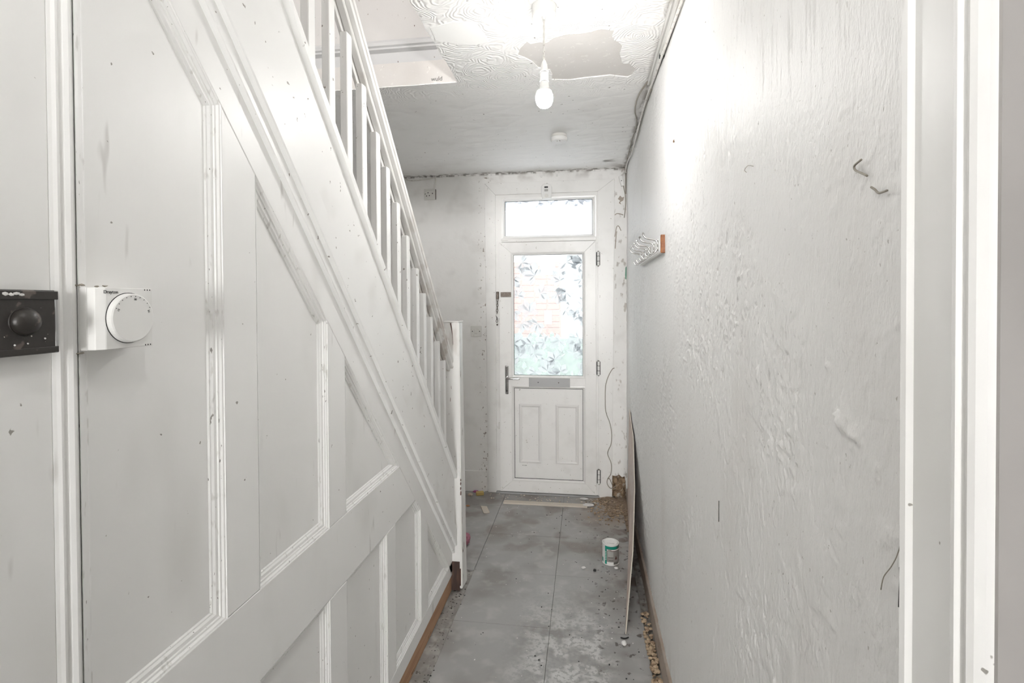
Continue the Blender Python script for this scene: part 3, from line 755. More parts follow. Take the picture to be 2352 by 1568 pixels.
# ================================================================== STAIRCASE
sc = tag(empty('staircase'), 'white staircase with square balusters rising on the left of the hall', 'staircase')
def slope_prism(name, y0, y1, f0, f1, x0, x1, mat, bev=.002):
    return prism(name, [[(y0, f0(y0)), (y1, f0(y1)), (y1, f1(y1)), (y0, f1(y0))]], 'x', x0, x1, mat, sc, bev)
YT, YBm = .45, 2.60
slope_prism('string', YT, YBm, lambda y: low(y)-.01, lambda y: topl(y)-.020, XL-.035, XL+.014, m_stair)
def slope_profile(name, y0, y1, f, prof, mat):
    n = len(prof); vs_ = [(x, y, f(y)+d) for y in (y0, y1) for x, d in prof]
    bm = bmesh.new(); V = [bm.verts.new(v) for v in vs_]
    for i in range(n): bm.faces.new([V[i], V[(i+1) % n], V[n+(i+1) % n], V[n+i]])
    bm.faces.new(V[:n]); bm.faces.new(V[n:]); return from_bm(name, bm, mat, sc)
slope_profile('string_moulding', YT, 2.650, low, [(XL-.01, -.004), (XL+.001, -.004), (XL+.004, .026), (XL+.025, .031), (XL+.027, .037), (XL+.027, .118), (XL+.023, .124), (XL-.01, .124)], m_stair)
slope_profile('string_capping', YT, 2.574, topl, [(XL-.050, -.044), (XL+.0135, -.030), (XL+.029, -.026), (XL+.031, -.003), (XL+.024, .003), (XL-.046, .003), (XL-.050, -.002)], m_stair)
nw = empty('newel_post'); nw.parent = sc
bm = bmesh.new()
nb = [(-.727, 2.570), (-.637, 2.570), (-.632, 2.655), (-.722, 2.655)]; ntp = [(-.731, 2.572), (-.646, 2.572), (-.650, 2.660), (-.731, 2.660)]
vb = [bm.verts.new((x, y, (.012 if x > -.66 else .03))) for x, y in nb]; vt = [bm.verts.new((x, y, 1.396)) for x, y in ntp]
bm.faces.new(vb[::-1]); bm.faces.new(vt)
for i in range(4): bm.faces.new([vb[i], vb[(i+1) % 4], vt[(i+1) % 4], vt[i]])
bmesh.ops.bevel(bm, geom=list(bm.edges), offset=.0035, segments=2, affect='EDGES')
from_bm('post', bm, m_newel, nw)
box('post_top', -.733, -.644, 2.570, 2.662, 1.396, 1.402, m_newel, nw, .002)
tube('split', [(-.690, 2.570, 1.392), (-.684, 2.569, 1.36), (-.680, 2.569, 1.32), (-.677, 2.569, 1.28)], [.004, .0035, .003, .003, .0027, .0025, .0025, .002, .002, .0017, .0015, .0012, .0012, .0010, .0009, .0009, .0009, .0008, .0005], m_brown, nw, 6)
for i, (dy, z, s) in enumerate(((0, .56, .009), (0, .535, .012), (.0, .51, .014), (.0, .58, .007))): blob('chipped_paint', (-.6425, 2.571, z), .003, .003, s, m_brown, nw, .3, 30+i, 1)
box('bare_foot', -.7275, -.650, 2.5665, 2.572, .006, .155, m_darkwood, nw)
box('bare_foot', -.650, -.644, 2.5668, 2.571, .03, .12, m_brown, nw, .002)
# balusters
def rail_b(y): return topl(y)+.530                # underside of the rail cap
bw = .023; bl = .034
def baluster(y):
    zt = rail_b(y+bl)+.004; zb = topl(y)-.05
    bm = bmesh.new(); bm_box(bm, XL-.012-bw, XL-.012, y, y+bl, topl(y+bl)-.03, zt, .002, 1)
    return from_bm('baluster', bm, m_stair, sc)
BY = [1.4525-.1075*k for k in range(1, 8)][::-1]+[1.4525, 1.556, 1.666, 1.755, 1.856, 1.96, 2.075, 2.172, 2.272, 2.385, 2.484]
for y in BY: baluster(y)
# handrail: sub-rail behind the baluster heads, moulded cap above
def hz(y, d): return rail_b(y)+d
slope_prism('sub_rail', YT, 2.574, lambda y: hz(y, -.030), lambda y: hz(y, .012), XL-.040, XL-.028, m_rail)
prof = [(XL-.052, .012), (XL+.010, .012), (XL+.014, .020), (XL+.010, .028), (XL+.004, .033), (XL+.004, .038), (XL+.012, .044),
        (XL+.014, .058), (XL+.006, .070), (XL-.012, .076), (XL-.036, .072), (XL-.052, .058)]
vs_, fs = [], []
for y in (YT, 2.572):
    vs_ += [(x, y, hz(y, d)) for x, d in prof]
n = len(prof)
for i in range(n): fs.append((i, (i+1) % n, n+(i+1) % n, n+i))
fs += [tuple(range(n))[::-1], tuple(range(n, 2*n))]
hr = raw('handrail', vs_, fs, m_rail, sc)
prism('rail_fillet', [[(YT, hz(YT, -.006)), (2.57, hz(2.57, -.006)), (2.57, hz(2.57, .012)), (YT, hz(YT, .012))]], 'x', XL-.028, XL-.004, m_rail, sc, .003)
# treads and risers behind the string
rise, going = .2087, .195
for k in range(12):
    z1 = rise*(k+1); y1 = 2.60-going*k
    if z1 > 2.50: break
    box('tread', XP, XL-.03, y1-going-.02, y1+.018, z1-.025, z1, m_stair, sc, .006)
    box('riser', XP, XL-.03, y1-.012, y1, z1-rise, z1-.025, m_stair, sc)
prism('soffit', [[(.45, low(.45)-.04), (2.55, low(2.55)-.04), (2.55, low(2.55)-.02), (.45, low(.45)-.02)]], 'x', XP, XL-.04, m_darkwood, sc)

# ================================================================== THINGS ON THE LEFT
lk = tag(empty('rim_lock'), 'black iron rim lock with round knob on the cupboard door', 'lock')
box('lock_case', XL-.006, XL+.012, .435, .5735, 1.4375, 1.518, m_iron, lk, .002)
box('lock_edge', XL+.012, XL+.0135, .435, .5735, 1.506, 1.5165, m_iron, lk, .0005)
box('lock_edge', XL+.012, XL+.0135, .435, .5735, 1.4385, 1.446, m_iron, lk, .0005)
box('lock_edge', XL-.004, XL+.0128, .5700, .5742, 1.4375, 1.518, m_brushed, lk, .001)
kn = lathe('knob', [(0, .0135), (.005, .0130), (.010, .0112), (.0140, .0080), (.0160, .0045), (.0165, .002), (.0165, .0)], (XL+.0125, .5335, 1.479), (1, 0, 0), m_iron, lk, 28, True)
lathe('knob_rose', [(0, .001), (.0172, .001), (.018, 0)], (XL+.012, .5335, 1.479), (1, 0, 0), m_iron, lk, 28)
for i, (y, z) in enumerate(((.512, 1.513), (.518, 1.512), (.524, 1.513), (.530, 1.512), (.556, 1.457), (.521, 1.451), (.536, 1.452))):
    blob('paint_fleck', (XL+.0138, y, z), .0007, .0036 if i < 4 else .0014, .0022 if i < 4 else .0012, m_white, lk, .3, 70+i, 1)

th = tag(empty('room_thermostat'), 'white square room thermostat with round dial on the panelling', 'thermostat')
ty0, ty1, tz0, tz1 = .6145, .704, 1.4355, 1.5235
box('backplate', XL-.018, XL+.010, ty0, ty1, tz0, tz1, m_plastic, th, .001)
tp = [(XL+.010, ty0), (XL+.021, ty0+.0015), (XL+.0285, ty0+.011), (XL+.0285, ty1-.001), (XL+.010, ty1)]
prism('cover', [tp], 'z', tz0+.0005, tz1-.0005, m_plastic, th, .0008)
dial = lathe('dial', [(0, .0090), (.0335, .0088), (.0352, .0075), (.036, .0), (.036, -.002)], (XL+.0285, .6612, 1.4795), (1, 0, 0), m_plastic, th, 48)
lathe('dial_shadow_gap', [(.0355, .0006), (.0368, .0006), (.0368, 0)], (XL+.0285, .6612, 1.4795), (1, 0, 0), m_gap, th, 48)
xf = XL+.0375
for k in range(10):
    a = R(153-k*13.8); lathe('dial_dot', [(0, .0003), (.0006, .0003), (.0007, 0)], (xf, .6612+math.cos(a)*.0315, 1.4795+math.sin(a)*.0315), (1, 0, 0), m_ink, dial, 8)
for s, ang in (('10', 155), ('20', 84), ('30', 20)):
    a = R(ang); rr = .0272
    uu = Vector((0, math.sin(a), -math.cos(a))); vv = Vector((0, math.cos(a), math.sin(a)))
    text('dial_number', s, .0042, frame_mw((xf, .6612+math.cos(a)*rr, 1.4795+math.sin(a)*rr), uu, vv), m_ink, dial, .0002)
text('maker_name', 'Drayton', .0066, frame_mw((XL+.0286, .6335, 1.5168), (0, 1, 0), (0, 0, 1)), m_ink, th, .0003)
for z in (tz1-.0025, tz0+.0025):
    for y in (.6895, .6940, .6985): blob('vent_hole', (XL+.0284, y, z), .0006, .0011, .0014, m_ink, th, .1, 5, 1)
for i, (y, z) in enumerate(((.6125, 1.526), (.6125, 1.432), (.618, 1.5265), (.640, 1.5255), (.652, 1.5262), (.617, 1.4325))):
    blob('broken_plaster_edge', (XL-.001, y, z), .003, .004, .0016, m_cableg, th, .4, 90+i, 1)

# ================================================================== CEILING THINGS
def pendant(PX, PY, label, m_bulb):
    pl = tag(empty('pendant_light'), label, 'light', 'hall pendants')
    lathe('ceiling_rose', [(0, H-.036), (.006, H-.036), (.0375, H-.034), (.0405, H-.030), (.0415, H), (.0, H)], (PX, PY, 0), (0, 0, 1), m_plastic, pl, 40)
    lathe('flex_grip', [(0, H-.046), (.0055, H-.045), (.0075, H-.038), (.0075, H-.034)], (PX, PY, 0), (0, 0, 1), m_plastic, pl, 16)
    bm = bmesh.new()
    for s in (0, math.pi):
        pts = [Vector((PX+.0022*math.cos(s+k*.8)-.001*k/22, PY+.0022*math.sin(s+k*.8), H-.045-(H-.045-2.315)*k/22)) for k in range(23)]
        bm_tube(bm, pts, .0020, 6)
    from_bm('flex', bm, m_cablew, pl, True)
    lathe('lamp_holder', [(.003, 2.322), (.006, 2.320), (.0105, 2.308), (.0135, 2.290), (.0145, 2.286), (.0145, 2.282)], (PX, PY, 0), (0, 0, 1), m_plastic, pl, 24)
    lathe('holder_seam', [(.0138, 2.282), (.0138, 2.2795)], (PX, PY, 0), (0, 0, 1), m_gap, pl, 24)
    lathe('holder_skirt', [(.0145, 2.2795), (.0150, 2.250)], (PX, PY, 0), (0, 0, 1), m_plastic, pl, 24)
    lathe('holder_seam', [(.0143, 2.250), (.0143, 2.2475)], (PX, PY, 0), (0, 0, 1), m_gap, pl, 24)
    lathe('bulb_collar', [(.0150, 2.2475), (.0160, 2.228), (.0245, 2.2165)], (PX, PY, 0), (0, 0, 1), m_plastic, pl, 24)
    lathe('bulb', [(.0240, 2.2165), (.0265, 2.211), (.0290, 2.203), (.0300, 2.194), (.0285, 2.183), (.0240, 2.172), (.0165, 2.1645), (.008, 2.161), (0, 2.160)], (PX, PY, 0), (0, 0, 1), m_bulb, pl, 28, True)
pendant(-.137, 1.755, 'bare lit bulb hanging on a white flex from a ceiling rose', m_bulb)
pendant(-.13, .30, 'added fill bulb hanging out of view above the viewer', m_bulb2)  # extra lamp added out of view to even out the near walls

sa = tag(empty('smoke_alarm'), 'round white smoke alarm on the ceiling near the front door', 'smoke alarm')
lathe('alarm_base', [(.046, H), (.046, H-.012), (.043, H-.013), (.043, H-.018)], (-.155, 3.112, 0), (0, 0, 1), m_plastic2, sa, 36)
lathe('alarm_body', [(.043, H-.018), (.050, H-.019), (.050, H-.036), (.046, H-.042), (0, H-.045)], (-.155, 3.112, 0), (0, 0, 1), m_plastic, sa, 36)
for x, y in ((-.165, 3.088), (-.148, 3.090), (-.15, 3.08)): lathe('alarm_vent', [(0, -.0006), (.003, -.0004), (.0032, .001)], (x, y, H-.0445), (0, 0, 1), m_cableg, sa, 8)

# ================================================================== FAR WALL THINGS
def plate(name, x0, x1, z0, z1, label, cat):
    o = tag(empty(name), label, cat); bm = bmesh.new(); bm_box(bm, x0, x1, D-.011, D-.0002, z0, z1, .003, 2); from_bm('face_plate', bm, m_plastic2, o); return o
so = plate('wall_socket', -1.272, -1.180, 2.315, 2.404, 'small old round-pin wall socket high beside the ceiling', 'socket')
for x, z in ((-1.239, 2.372), (-1.251, 2.347), (-1.228, 2.349), (-1.262, 2.364), (-1.203, 2.366)): lathe('socket_hole', [(0, .001), (.0042, .001), (.0044, 0)], (x, D-.011, z), (0, -1, 0), m_ink, so, 10)
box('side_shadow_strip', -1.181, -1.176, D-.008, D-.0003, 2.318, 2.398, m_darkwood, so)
tube('socket_lead', [(-1.263, D-.013, 2.364), (-1.250, D-.016, 2.380), (-1.23, D-.016, 2.388), (-1.205, D-.014, 2.392)], .002, m_cablew, so, 6)
tag(tube('socket_cable', [(-1.185, D-.010, 2.405), (-1.178, D-.016, 2.440), (-1.172, D-.018, 2.470), (-1.182, D-.014, 2.489), (-1.215, D-.012, 2.484), (-1.27, D-.010, 2.478), (-1.38, D-.008, 2.474), (-1.43, D-.006, 2.490), (-1.44, D-.010, 2.50)], .004, m_cablew),
    'white cable dropping to the high wall socket', 'cable')
sw = plate('light_switch', -.899, -.814, 1.227, 1.312, 'square white light switch beside the front door frame', 'light switch')
prism('rocker', [[(-.868, 1.252), (-.846, 1.252), (-.846, 1.287), (-.868, 1.287)]], 'y', D-.0155, D-.010, m_plastic2, sw, .002)
for x in (-.885, -.828): lathe('screw', [(0, .001), (.0038, .001), (.004, 0)], (x, D-.011, 1.269), (0, -1, 0), m_ink, sw, 10)
al = tag(empty('motion_alarm'), 'small white battery motion alarm above the fanlight', 'alarm')
ax_, az = -.293, 2.345
pol = [(-.034, -.058), (.034, -.058), (.0385, -.035), (.041, .015), (.041, .036), (.030, .050), (.012, .058), (-.012, .058), (-.030, .050), (-.041, .036), (-.041, .015), (-.0385, -.035)]
prism('alarm_case', [[(ax_+a, az+b) for a, b in pol]], 'y', YF-.030, YF-.0003, m_plastic, al, .004)
box('sensor_window', ax_-.016, ax_+.012, YF-.0312, YF-.029, az+.024, az+.036, m_screen, al, .0005)
gr = box('speaker_grille', ax_-.016, ax_+.012, YF-.0310, YF-.029, az-.002, az+.015, m_brushed, al, .0003)
for k in range(6): box('grille_bar', ax_-.0145+k*.005, ax_-.0125+k*.005, YF-.0318, YF-.031, az-.001, az+.014, m_cableg, gr)
lathe('button', [(0, .002), (.0125, .002), (.0145, .0)], (ax_, YF-.030, az-.034), (0, -1, 0), m_plastic2, al, 24)
blob('hanging_nail', (ax_+.003, YF-.006, az+.064), .003, .004, .003, m_ink, al, .1, 6, 1)
jd = tag(empty('junction_box'), 'small tilted white junction box in the top right corner', 'junction box')
bm = bmesh.new(); bm_box(bm, -.013, .013, -.015, .012, -.040, .040, .006, 3)
bmesh.ops.transform(bm, matrix=Matrix.Translation((.272, D-.022, 2.404)) @ Matrix.Rotation(R(-14), 4, 'Y'), verts=bm.verts); from_bm('box_cover', bm, m_plastic, jd)
lathe('cover_screw', [(0, .001), (.003, .001), (.0032, 0)], (.270, D-.037, 2.404), (0, -1, 0), m_ink, jd, 10)
for i in range(2):
    x, z = ((-.335, 2.468), (-.215, 2.472))[i]
    tag(box('plastic_clip', x-.007, x+.007, D-.010, D-.0002, z-.008, z+.008, m_plastic, None, .003), ('small white clip on the wall above the motion alarm, left of two', 'small white clip on the wall above the motion alarm, right of two')[i], 'clip', 'clips above the front door')
tag(tube('corner_cable', [(.285, D-.02, 2.370), (.292, D-.02, 2.335), (.300, D-.016, 2.290), (.301, D-.016, 2.230), (.297, D-.014, 2.175), (.291, D-.010, 2.130)], .0032, m_cableg), 'thin grey cable hanging below the corner junction box', 'cable')
tag(tube('corner_loop', [(.303, 3.90, 2.455), (.295, 3.93, 2.47), (.285, D-.03, 2.46), (.272, D-.02, 2.446)], .004, m_cablew), 'short white cable looping into the top right corner', 'cable')
tag(tube('frame_cable', [(.215, D-.006, .992), (.200, YF-.006, .985), (.172, YF-.006, .935), (.150, YF-.006, .86), (.146, YF-.006, .74), (.152, YF-.006, .655), (.180, YF-.006, .575), (.193, YF-.006, .50), (.190, YF-.006, .42), (.168, YF-.006, .365),
     (.165, YF-.006, .33), (.190, YF-.006, .265), (.187, YF-.006, .19), (.162, YF-.006, .145), (.160, YF-.012, .110), (.180, YF-.016, .082), (.200, YF-.014, .082), (.225, YF-.012, .103)], .0028, m_cableg),
    'thin grey cable wandering down the right door frame', 'cable')
tag(tube('cable_knot', [(.163, YF-.010, .148), (.176, YF-.012, .150), (.190, YF-.010, .122), (.199, YF-.008, .095)], .0028, m_cableg), 'short cable end tied near the foot of the door frame', 'cable')
prism('green_paint_patch', [[(.300, 1.755), (.3085, 1.765), (.3085, 1.70), (.306, 1.665), (.299, 1.668), (.297, 1.70)]], 'y', D-.0015, D+.001, m_greenp, bpy.data.objects['wall_far'])
for pts in ([(.222, 2.155), (.24, 2.165), (.265, 2.160), (.285, 2.152)], [(.222, 1.99), (.235, 2.06), (.25, 2.07), (.268, 2.035)], [(.224, 1.90), (.23, 1.98), (.236, 2.03)]):
    tube('wall_crack', [(x, D-.0005, z) for x, z in pts], .0032, m_base, bpy.data.objects['wall_far'], 5)
prism('bare_patch', [[(.245, 2.275), (.262, 2.262), (.252, 2.245), (.270, 2.232), (.262, 2.250), (.285, 2.262), (.292, 2.29), (.275, 2.285), (.262, 2.30)]], 'y', D-.001, D+.001, m_base, bpy.data.objects['wall_far'])

# ================================================================== RIGHT WALL THINGS
tk = tag(empty('cable_trunking'), 'painted cable trunking along the ceiling corner of the right wall', 'trunking')
prism('trunk', [[(-1.2, H), (-1.2, H-.036), (2.42, H-.020), (2.44, H)]], 'x', XR-.026, XR-.004, m_trunk, tk, .003)
prism('trunk', [[(-1.2, H-.040), (-1.2, H-.075), (1.9, H-.058), (2.36, H-.030), (2.36, H-.022)]], 'x', XR-.018, XR-.003, m_trunk, tk, .003)
tag(tube('ceiling_cable', [(XR-.010, 1.4, 2.420), (XR-.010, 1.75, 2.436), (XR-.012, 2.06, 2.452), (XR-.010, 2.30, 2.470), (XR-.010, 2.48, 2.485), (XR-.012, 2.62, 2.488), (XR-.012, 2.9, 2.478), (XR-.014, 3.15, 2.455), (XR-.014, 3.35, 2.448), (XR-.014, 3.6, 2.470), (XR-.012, 3.8, 2.485), (XR-.012, 3.93, 2.46)], .005, m_cablew),
    'long white cable sagging along the right wall under the ceiling', 'cable')
tag(tube('grey_ceiling_cable', [(XR-.012, 2.35, H-.012), (XR-.03, 2.43, H-.008), (XR-.052, 2.58, H-.006), (XR-.050, 2.76, H-.006), (XR-.028, 2.9, H-.008), (XR-.02, 3.05, H-.012), (XR-.022, 3.2, H-.010), (XR-.02, 3.5, H-.010), (XR-.014, 3.9, H-.014)], .0036, m_cableg),
    'grey cable bowing out across the ceiling beside the right wall', 'cable')
tag(tube('wall_corner_cable', [(XR-.006, 2.45, 2.478), (XR-.006, 2.8, 2.492), (XR-.007, 3.2, 2.468), (XR-.007, 3.5, 2.492), (XR-.006, 3.92, 2.490), (XR-.006, D-.006, 2.42), (XR-.006, D-.006, 2.31)], .004, m_cableg),
    'dark cable running tight in the ceiling corner and down the far wall edge', 'cable')
cl = tag(box('cable_clip', XR-.020, XR-.001, 2.075, 2.095, 2.452, 2.470, m_ink, None, .004), 'small black cable clip at the ceiling edge of the right wall', 'clip')

rk_ = tag(empty('coat_rack'), 'wooden coat rack with chrome double hooks on the right wall', 'coat rack')
box('back_board', XR-.016, XR+.006, 2.083, 2.835, 1.690, 1.760, m_plastic2, rk_, .004)
box('end_grain', XR-.0165, XR+.006, 2.074, 2.083, 1.689, 1.761, m_wood, rk_, .003)
box('face_strip', XR-.0185, XR-.016, 2.083, 2.830, 1.694, 1.756, m_plastic, rk_, .001)
for y in (2.118, 2.235, 2.370, 2.475, 2.600, 2.735):
    h = empty('coat_hook'); h.parent = rk_
    xb = XR-.0185
    bm = bmesh.new(); bm_box(bm, xb-.004, xb+.001, y-.009, y+.009, 1.700, 1.748, .003, 2); from_bm('hook_plate', bm, m_chrome, h)
    tube('upper_arm', [(xb-.002, y, 1.712), (xb-.006, y, 1.738), (xb-.018, y, 1.746), (xb-.040, y, 1.750), (xb-.054, y, 1.757), (xb-.060, y, 1.768)], .0034, m_chrome, h, 8)
    blob('hook_tip', (xb-.0605, y, 1.771), .0055, .0055, .0055, m_chrome, h, 0, 1)
    tube('lower_arm', [(xb-.003, y, 1.716), (xb-.010, y, 1.700), (xb-.022, y, 1.690), (xb-.034, y, 1.692), (xb-.040, y, 1.704)], .0032, m_chrome, h, 8)

# leaning sheet of hardboard
lb = tag(empty('leaning_board'), 'thin pale hardboard sheet leaning on the right wall by the door', 'board')
front = [(.172, 2.335, .001), (.262, 3.16, .001), (.297, 3.78, .001), (.299, 3.66, .745), (.2935, 3.30, .640), (.272, 2.98, .43), (.235, 2.68, .22)]
th_ = .005
def board_side(name, pts, off, mat, flip):
    vs_ = [(x+off, y, z) for x, y, z in pts]
    f = [tuple(range(len(pts)))] if not flip else [tuple(range(len(pts)))[::-1]]
    c = tuple(sum(v[i] for v in vs_)/len(vs_) for i in range(3)); n = len(vs_)
    vs_.append(c); f = [((i, (i+1) % n, n) if not flip else ((i+1) % n, i, n)) for i in range(n)]
    return raw(name, vs_, f, mat, lb)
board_side('pale_face', front, 0, m_board, True); board_side('brown_back', front, th_, m_boardb, False)
n = len(front); ev = [(x, y, z) for x, y, z in front]+[(x+th_, y, z) for x, y, z in front]
raw('board_edge', ev, [(i, (i+1) % n, n+(i+1) % n, n+i) for i in range(n)], m_card, lb)

# paint tin
pt_ = tag(empty('paint_tin'), 'small green and white paint tin standing on the floor by the board', 'paint tin')
tx, tyy, tr_, thh = .138, 2.977, .0475, .117
lathe('tin_body', [(0, .0), (tr_-.002, .0), (tr_, .002), (tr_, .005), (tr_-.001, .006), (tr_-.001, thh-.006), (tr_, thh-.004), (tr_+.001, thh), (tr_-.002, thh+.002), (tr_-.006, thh-.001), (tr_-.007, thh-.004)], (tx, tyy, 0), (0, 0, 1), m_white, pt_, 48)
lid = lathe('lid', [(tr_-.007, thh-.004), (tr_-.009, thh+.0005), (tr_-.012, thh-.002), (tr_-.014, thh-.003), (0, thh-.003)], (tx, tyy, 0), (0, 0, 1), m_plastic, pt_, 48)
text('lid_print', 'iii I Nummi', .009, frame_mw((tx, tyy-.012, thh-.0028), (1, 0, 0), (0, 1, 0)), m_grey, lid)
fa = math.atan2(-tyy, -tx)
def wrap(name, u0, u1, z0, z1, mat, dr_=.0004, nseg=14, parent=None):
    a0, a1 = fa+math.asin(u0), fa+math.asin(u1); vs_, fs = [], []
    for k in range(nseg+1):
        a = a0+(a1-a0)*k/nseg
        for z in (z0, z1): vs_.append((tx+(tr_-.001+dr_)*math.cos(a), tyy+(tr_-.001+dr_)*math.sin(a), z))
    for k in range(nseg): fs.append((2*k, 2*k+2, 2*k+3, 2*k+1))
    return raw(name, vs_, fs, mat, parent or pt_, True)
lbp = wrap('grey_label', -.46, .998, .008, .110, m_grey, .0003)
wrap('green_stripe', -.66, -.46, .007, .111, m_green)
wrap('green_band', -.46, .7, .094, .110, m_green, .0006)
wrap('dark_green_band', .7, .998, .094, .110, m_dkgreen, .0006)
wrap('green_corner', -.998, -.86, .012, .036, m_green)
wrap('white_strip', -.42, .99, .0865, .0915, m_white, .0006); wrap('brown_line', -.30, .10, .0875, .0905, m_brown, .0009); wrap('brown_line', .0, .95, .0835, .0860, m_brown, .0006)
wrap('pale_box', -.36, .34, .050, .082, MAT('pale_grey_print', (.38, .37, .355), .4), .0005)
wrap('dark_rule', -.30, .32, .0462, .0486, m_ink, .0006); wrap('dark_rule', -.20, .34, .0300, .0325, m_ink, .0006)
wrap('white_foot', -.45, .35, .008, .022, m_white, .0005)
for k in range(6): wrap('barcode_bar', .40+k*.075, .40+k*.075+(.045 if k % 2 else .03), .009, .021, m_ink, .0006, 3)
wrap('drop_mark', .52, .74, .036, .045, m_brown, .0006); wrap('drop_mark', .57, .70, .045, .050, m_brown, .0006); wrap('drop_mark', .60, .66, .050, .055, m_brown, .0006)
for k in range(6): wrap('letter_stroke', -.64, -.50, .030+k*.009, .0345+k*.009, MAT('pale_green_print', (.45, .68, .60), .4) if k == 0 else bpy.data.materials['pale_green_print'], .0007, 4)

# ================================================================== FLOOR DEBRIS
def thin_card(name, pts, h, mat, label, cat):
    return tag(prism(name, [pts], 'z', .0008, h, mat, None, .0004), label, cat)
thin_card('scrap_of_card', [(-.767, 3.665), (-.72, 3.664), (-.679, 3.559), (-.700, 3.545), (-.716, 3.542), (-.725, 3.556)], .006, m_card, 'pale offcut of card lying on the floor left of the door', 'card')
tag(blob('stone', (-.888, 3.850, .012), .021, .013, .012, m_stone, None, .15, 8), 'smooth beige stone on the floor by the far skirting', 'stone')
bm = bmesh.new(); bm_box(bm, -.030, .030, -.018, .018, 0, .026, .004, 1)
bmesh.ops.transform(bm, matrix=Matrix.Translation((-.818, 3.885, .0005)) @ Matrix.Rotation(R(18), 4, 'Z') @ Matrix.Rotation(R(0), 4, 'X'), verts=bm.verts)
tag(from_bm('yellow_block', bm, m_yellow), 'small yellowish foam block on the floor by the far skirting', 'foam block')
tag(blob('pink_scrap', (-.862, 3.930, .010), .022, .010, .010, MAT('magenta_scrap', (.42, .13, .30), .8), None, .3, 9), 'crumpled magenta scrap against the far skirting', 'scrap')
tag(blob('orange_chip', (-.860, 3.655, .006), .016, .006, .006, MAT('orange_chip', (.50, .26, .14), .8), None, .2, 10), 'small orange brick chip on the floor behind the newel', 'chip')
tag(blob('pink_cloth', (-.742, 3.075, .035), .030, .040, .036, m_pink, None, .12, 12, 3), 'dusty pink bundle of cloth peeping out behind the newel post', 'cloth')
tag(blob('plastic_fixing', (.161, 2.258, .010), .011, .011, .010, m_white, None, .15, 13), 'white plastic fixing lying near the leaning board', 'fixing')
tag(blob('dark_pebble', (.046, 2.861, .007), .009, .008, .007, m_ink, None, .2, 14), 'round black pebble on the tiles left of the paint tin', 'pebble')
tag(blob('white_chip', (-.014, 2.885, .005), .013, .008, .005, m_white, None, .3, 15), 'white plaster chip on the tiles left of the black pebble', 'chip')
tag(blob('plaster_lump', (.165, 2.905, .006), .012, .008, .006, m_white, None, .25, 16), 'white plaster lump in front of the paint tin', 'chip')
tag(blob('tape_scrap', (.012, 3.775, .010), .040, .018, .008, m_white, None, .35, 17), 'crumpled white scrap on the floor batten before the door', 'scrap')
tag(blob('wrapper_scrap', (-.02, 3.895, .008), .032, .014, .006, m_white, None, .3, 18), 'white wrapper scrap just under the door', 'scrap')
tag(tube('dark_twig', [(.150, 2.305, .003), (.168, 2.300, .004), (.185, 2.312, .003)], .0025, m_ink, None, 6), 'short dark twig beside the foot of the leaning board', 'twig')
def scatter(name, n, mat, label, pick, smin, smax, seed):
    rg = random.Random(seed); bm = bmesh.new()
    for _ in range(n):
        x, y = pick(rg); s = rg.uniform(smin, smax)
        bmesh.ops.create_icosphere(bm, subdivisions=1, radius=1, matrix=Matrix.Translation((x, y, s*.5)) @ Matrix.Rotation(rg.uniform(0, 3), 4, 'Z') @ Matrix.Diagonal((s*rg.uniform(.6, 1.5), s*rg.uniform(.6, 1.2), s*.6, 1)))
    return tag(from_bm(name, bm, mat), label, 'debris', None, 'stuff')
scatter('plaster_crumbs', 150, m_white, 'tiny white plaster crumbs strewn over the floor tiles', lambda r: (r.uniform(-.6, .25), r.uniform(1.9, 3.93)), .001, .0034, 41)
scatter('dark_crumbs', 110, m_ink, 'tiny dark grit strewn over the floor tiles', lambda r: (r.triangular(-.6, .26, .2), r.uniform(1.9, 3.7)), .0012, .0042, 42)
scatter('strip_grit', 50, m_ink, 'black grit lying on the bare concrete strip', lambda r: (r.uniform(-.675, -.61), r.uniform(1.7, 2.6)), .0015, .0045, 43)
scatter('door_rubble', 170, m_rubble, 'tan rubble and grit heaped in the corner right of the door', lambda r: (r.triangular(-.02, .29, .25), r.triangular(3.45, 3.93, 3.85)), .003, .011, 44)
scatter('wall_rubble', 120, m_rubble, 'tan rubble in the gap along the right wall', lambda r: (r.uniform(.258, .290), r.triangular(1.85, 2.6, 2.1)), .004, .012, 45)
scatter('door_chips', 60, m_card, 'pale chips lying under the front door', lambda r: (r.uniform(-.75, .1), r.uniform(3.82, 3.925)), .003, .009, 46)
nx, ny = 60, 60
nn = fbm((nx, ny), (6, 6), 77, 4); X, Y = np.meshgrid(np.linspace(-.08, .30, nx), np.linspace(3.40, 3.96, ny), indexing='ij')
mask = sstep(-.02, .22, X)*sstep(3.45, 3.85, Y)
tag(grid_mesh('dirt_heap', np.stack([X, Y, -.006+mask*(.002+nn*.026)], -1), m_dirt), 'thin brown heap of dirt in the corner right of the door', 'dirt', None, 'stuff')
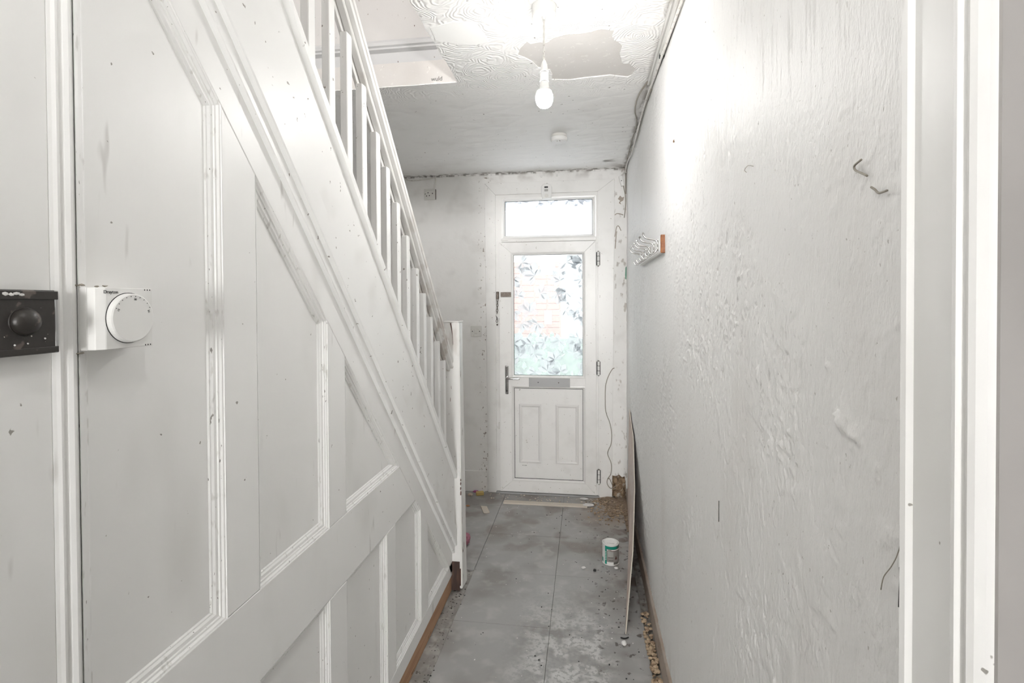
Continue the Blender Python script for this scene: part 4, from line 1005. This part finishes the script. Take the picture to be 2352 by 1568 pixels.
fill = [blob('corner_rubble_stone', (x, y, z), a, b, c, m_plasterhole, bpy.data.objects['wall_far'], .25, 120+i) for i, (x, y, z, a, b, c) in enumerate(
    ((.235, 3.975, .03, .03, .03, .03), (.275, 3.97, .035, .022, .03, .035), (.25, 3.985, .085, .035, .02, .03), (.225, 3.985, .13, .02, .02, .03), (.28, 3.985, .12, .02, .02, .04)))]

# ================================================================== PAPERS ON THE GLASS, OUTSIDE
tag(box('notice_paper', -.352, -.232, D+.0162, D+.0167, 1.707, 1.858, m_paper), 'blank white paper square stuck at the top of the door glass', 'paper')
tag(box('notice_label', -.318, -.260, D+.0162, D+.0167, 1.325, 1.431, m_paper), 'small blank white label stuck mid-height on the door glass', 'label')
struct(box('ground_outside', -8, 8, D+.14, 16, -.30, -.12, m_pave), 'pale paving outside the front door')
bp = tag(empty('brick_pillar'), 'red brick pillar outside blurred behind the door glass', 'pillar')
box('pillar_core', -1.03, -.33, 7.01, 7.43, -.12, 2.02, m_mortar, bp)
bi = 0
brick_me = None
for row in range(26):
    z = -.10+row*.083
    for k in range(4):
        x0 = -1.04+k*.176
        if brick_me is None:
            bm = bmesh.new(); bm_box(bm, 0, .160, 0, .43, 0, .070, .004, 1); bmesh.ops.recalc_face_normals(bm, faces=bm.faces)
            brick_me = bpy.data.meshes.new('brick'); bm.to_mesh(brick_me); bm.free(); brick_me.materials.append(m_brick)
        o = bpy.data.objects.new('brick', brick_me); COL.objects.link(o); o.parent = bp; o.location = (x0, 7.0, z)
hd = empty('garden_hedge'); tag(hd, 'low green hedge outside blurred behind the door glass', 'hedge')
rg = random.Random(5); bm = bmesh.new()
for _ in range(1500):
    x, y, z = rg.uniform(-2.2, 1.6), rg.uniform(6.0, 6.5), rg.uniform(-.1, 1.12)
    m4 = Matrix.Translation((x, y, z)) @ Matrix.Rotation(rg.uniform(0, 6), 4, 'Z') @ Matrix.Rotation(rg.uniform(-1, 1), 4, 'X') @ Matrix.Diagonal((.035, .012, .055, 1))
    bmesh.ops.create_icosphere(bm, subdivisions=1, radius=1, matrix=m4)
from_bm('foliage', bm, m_hedge, hd)['kind'] = 'stuff'
box('hedge_core', -2.2, 1.6, 6.1, 6.4, -.12, 1.06, m_hedge, hd)
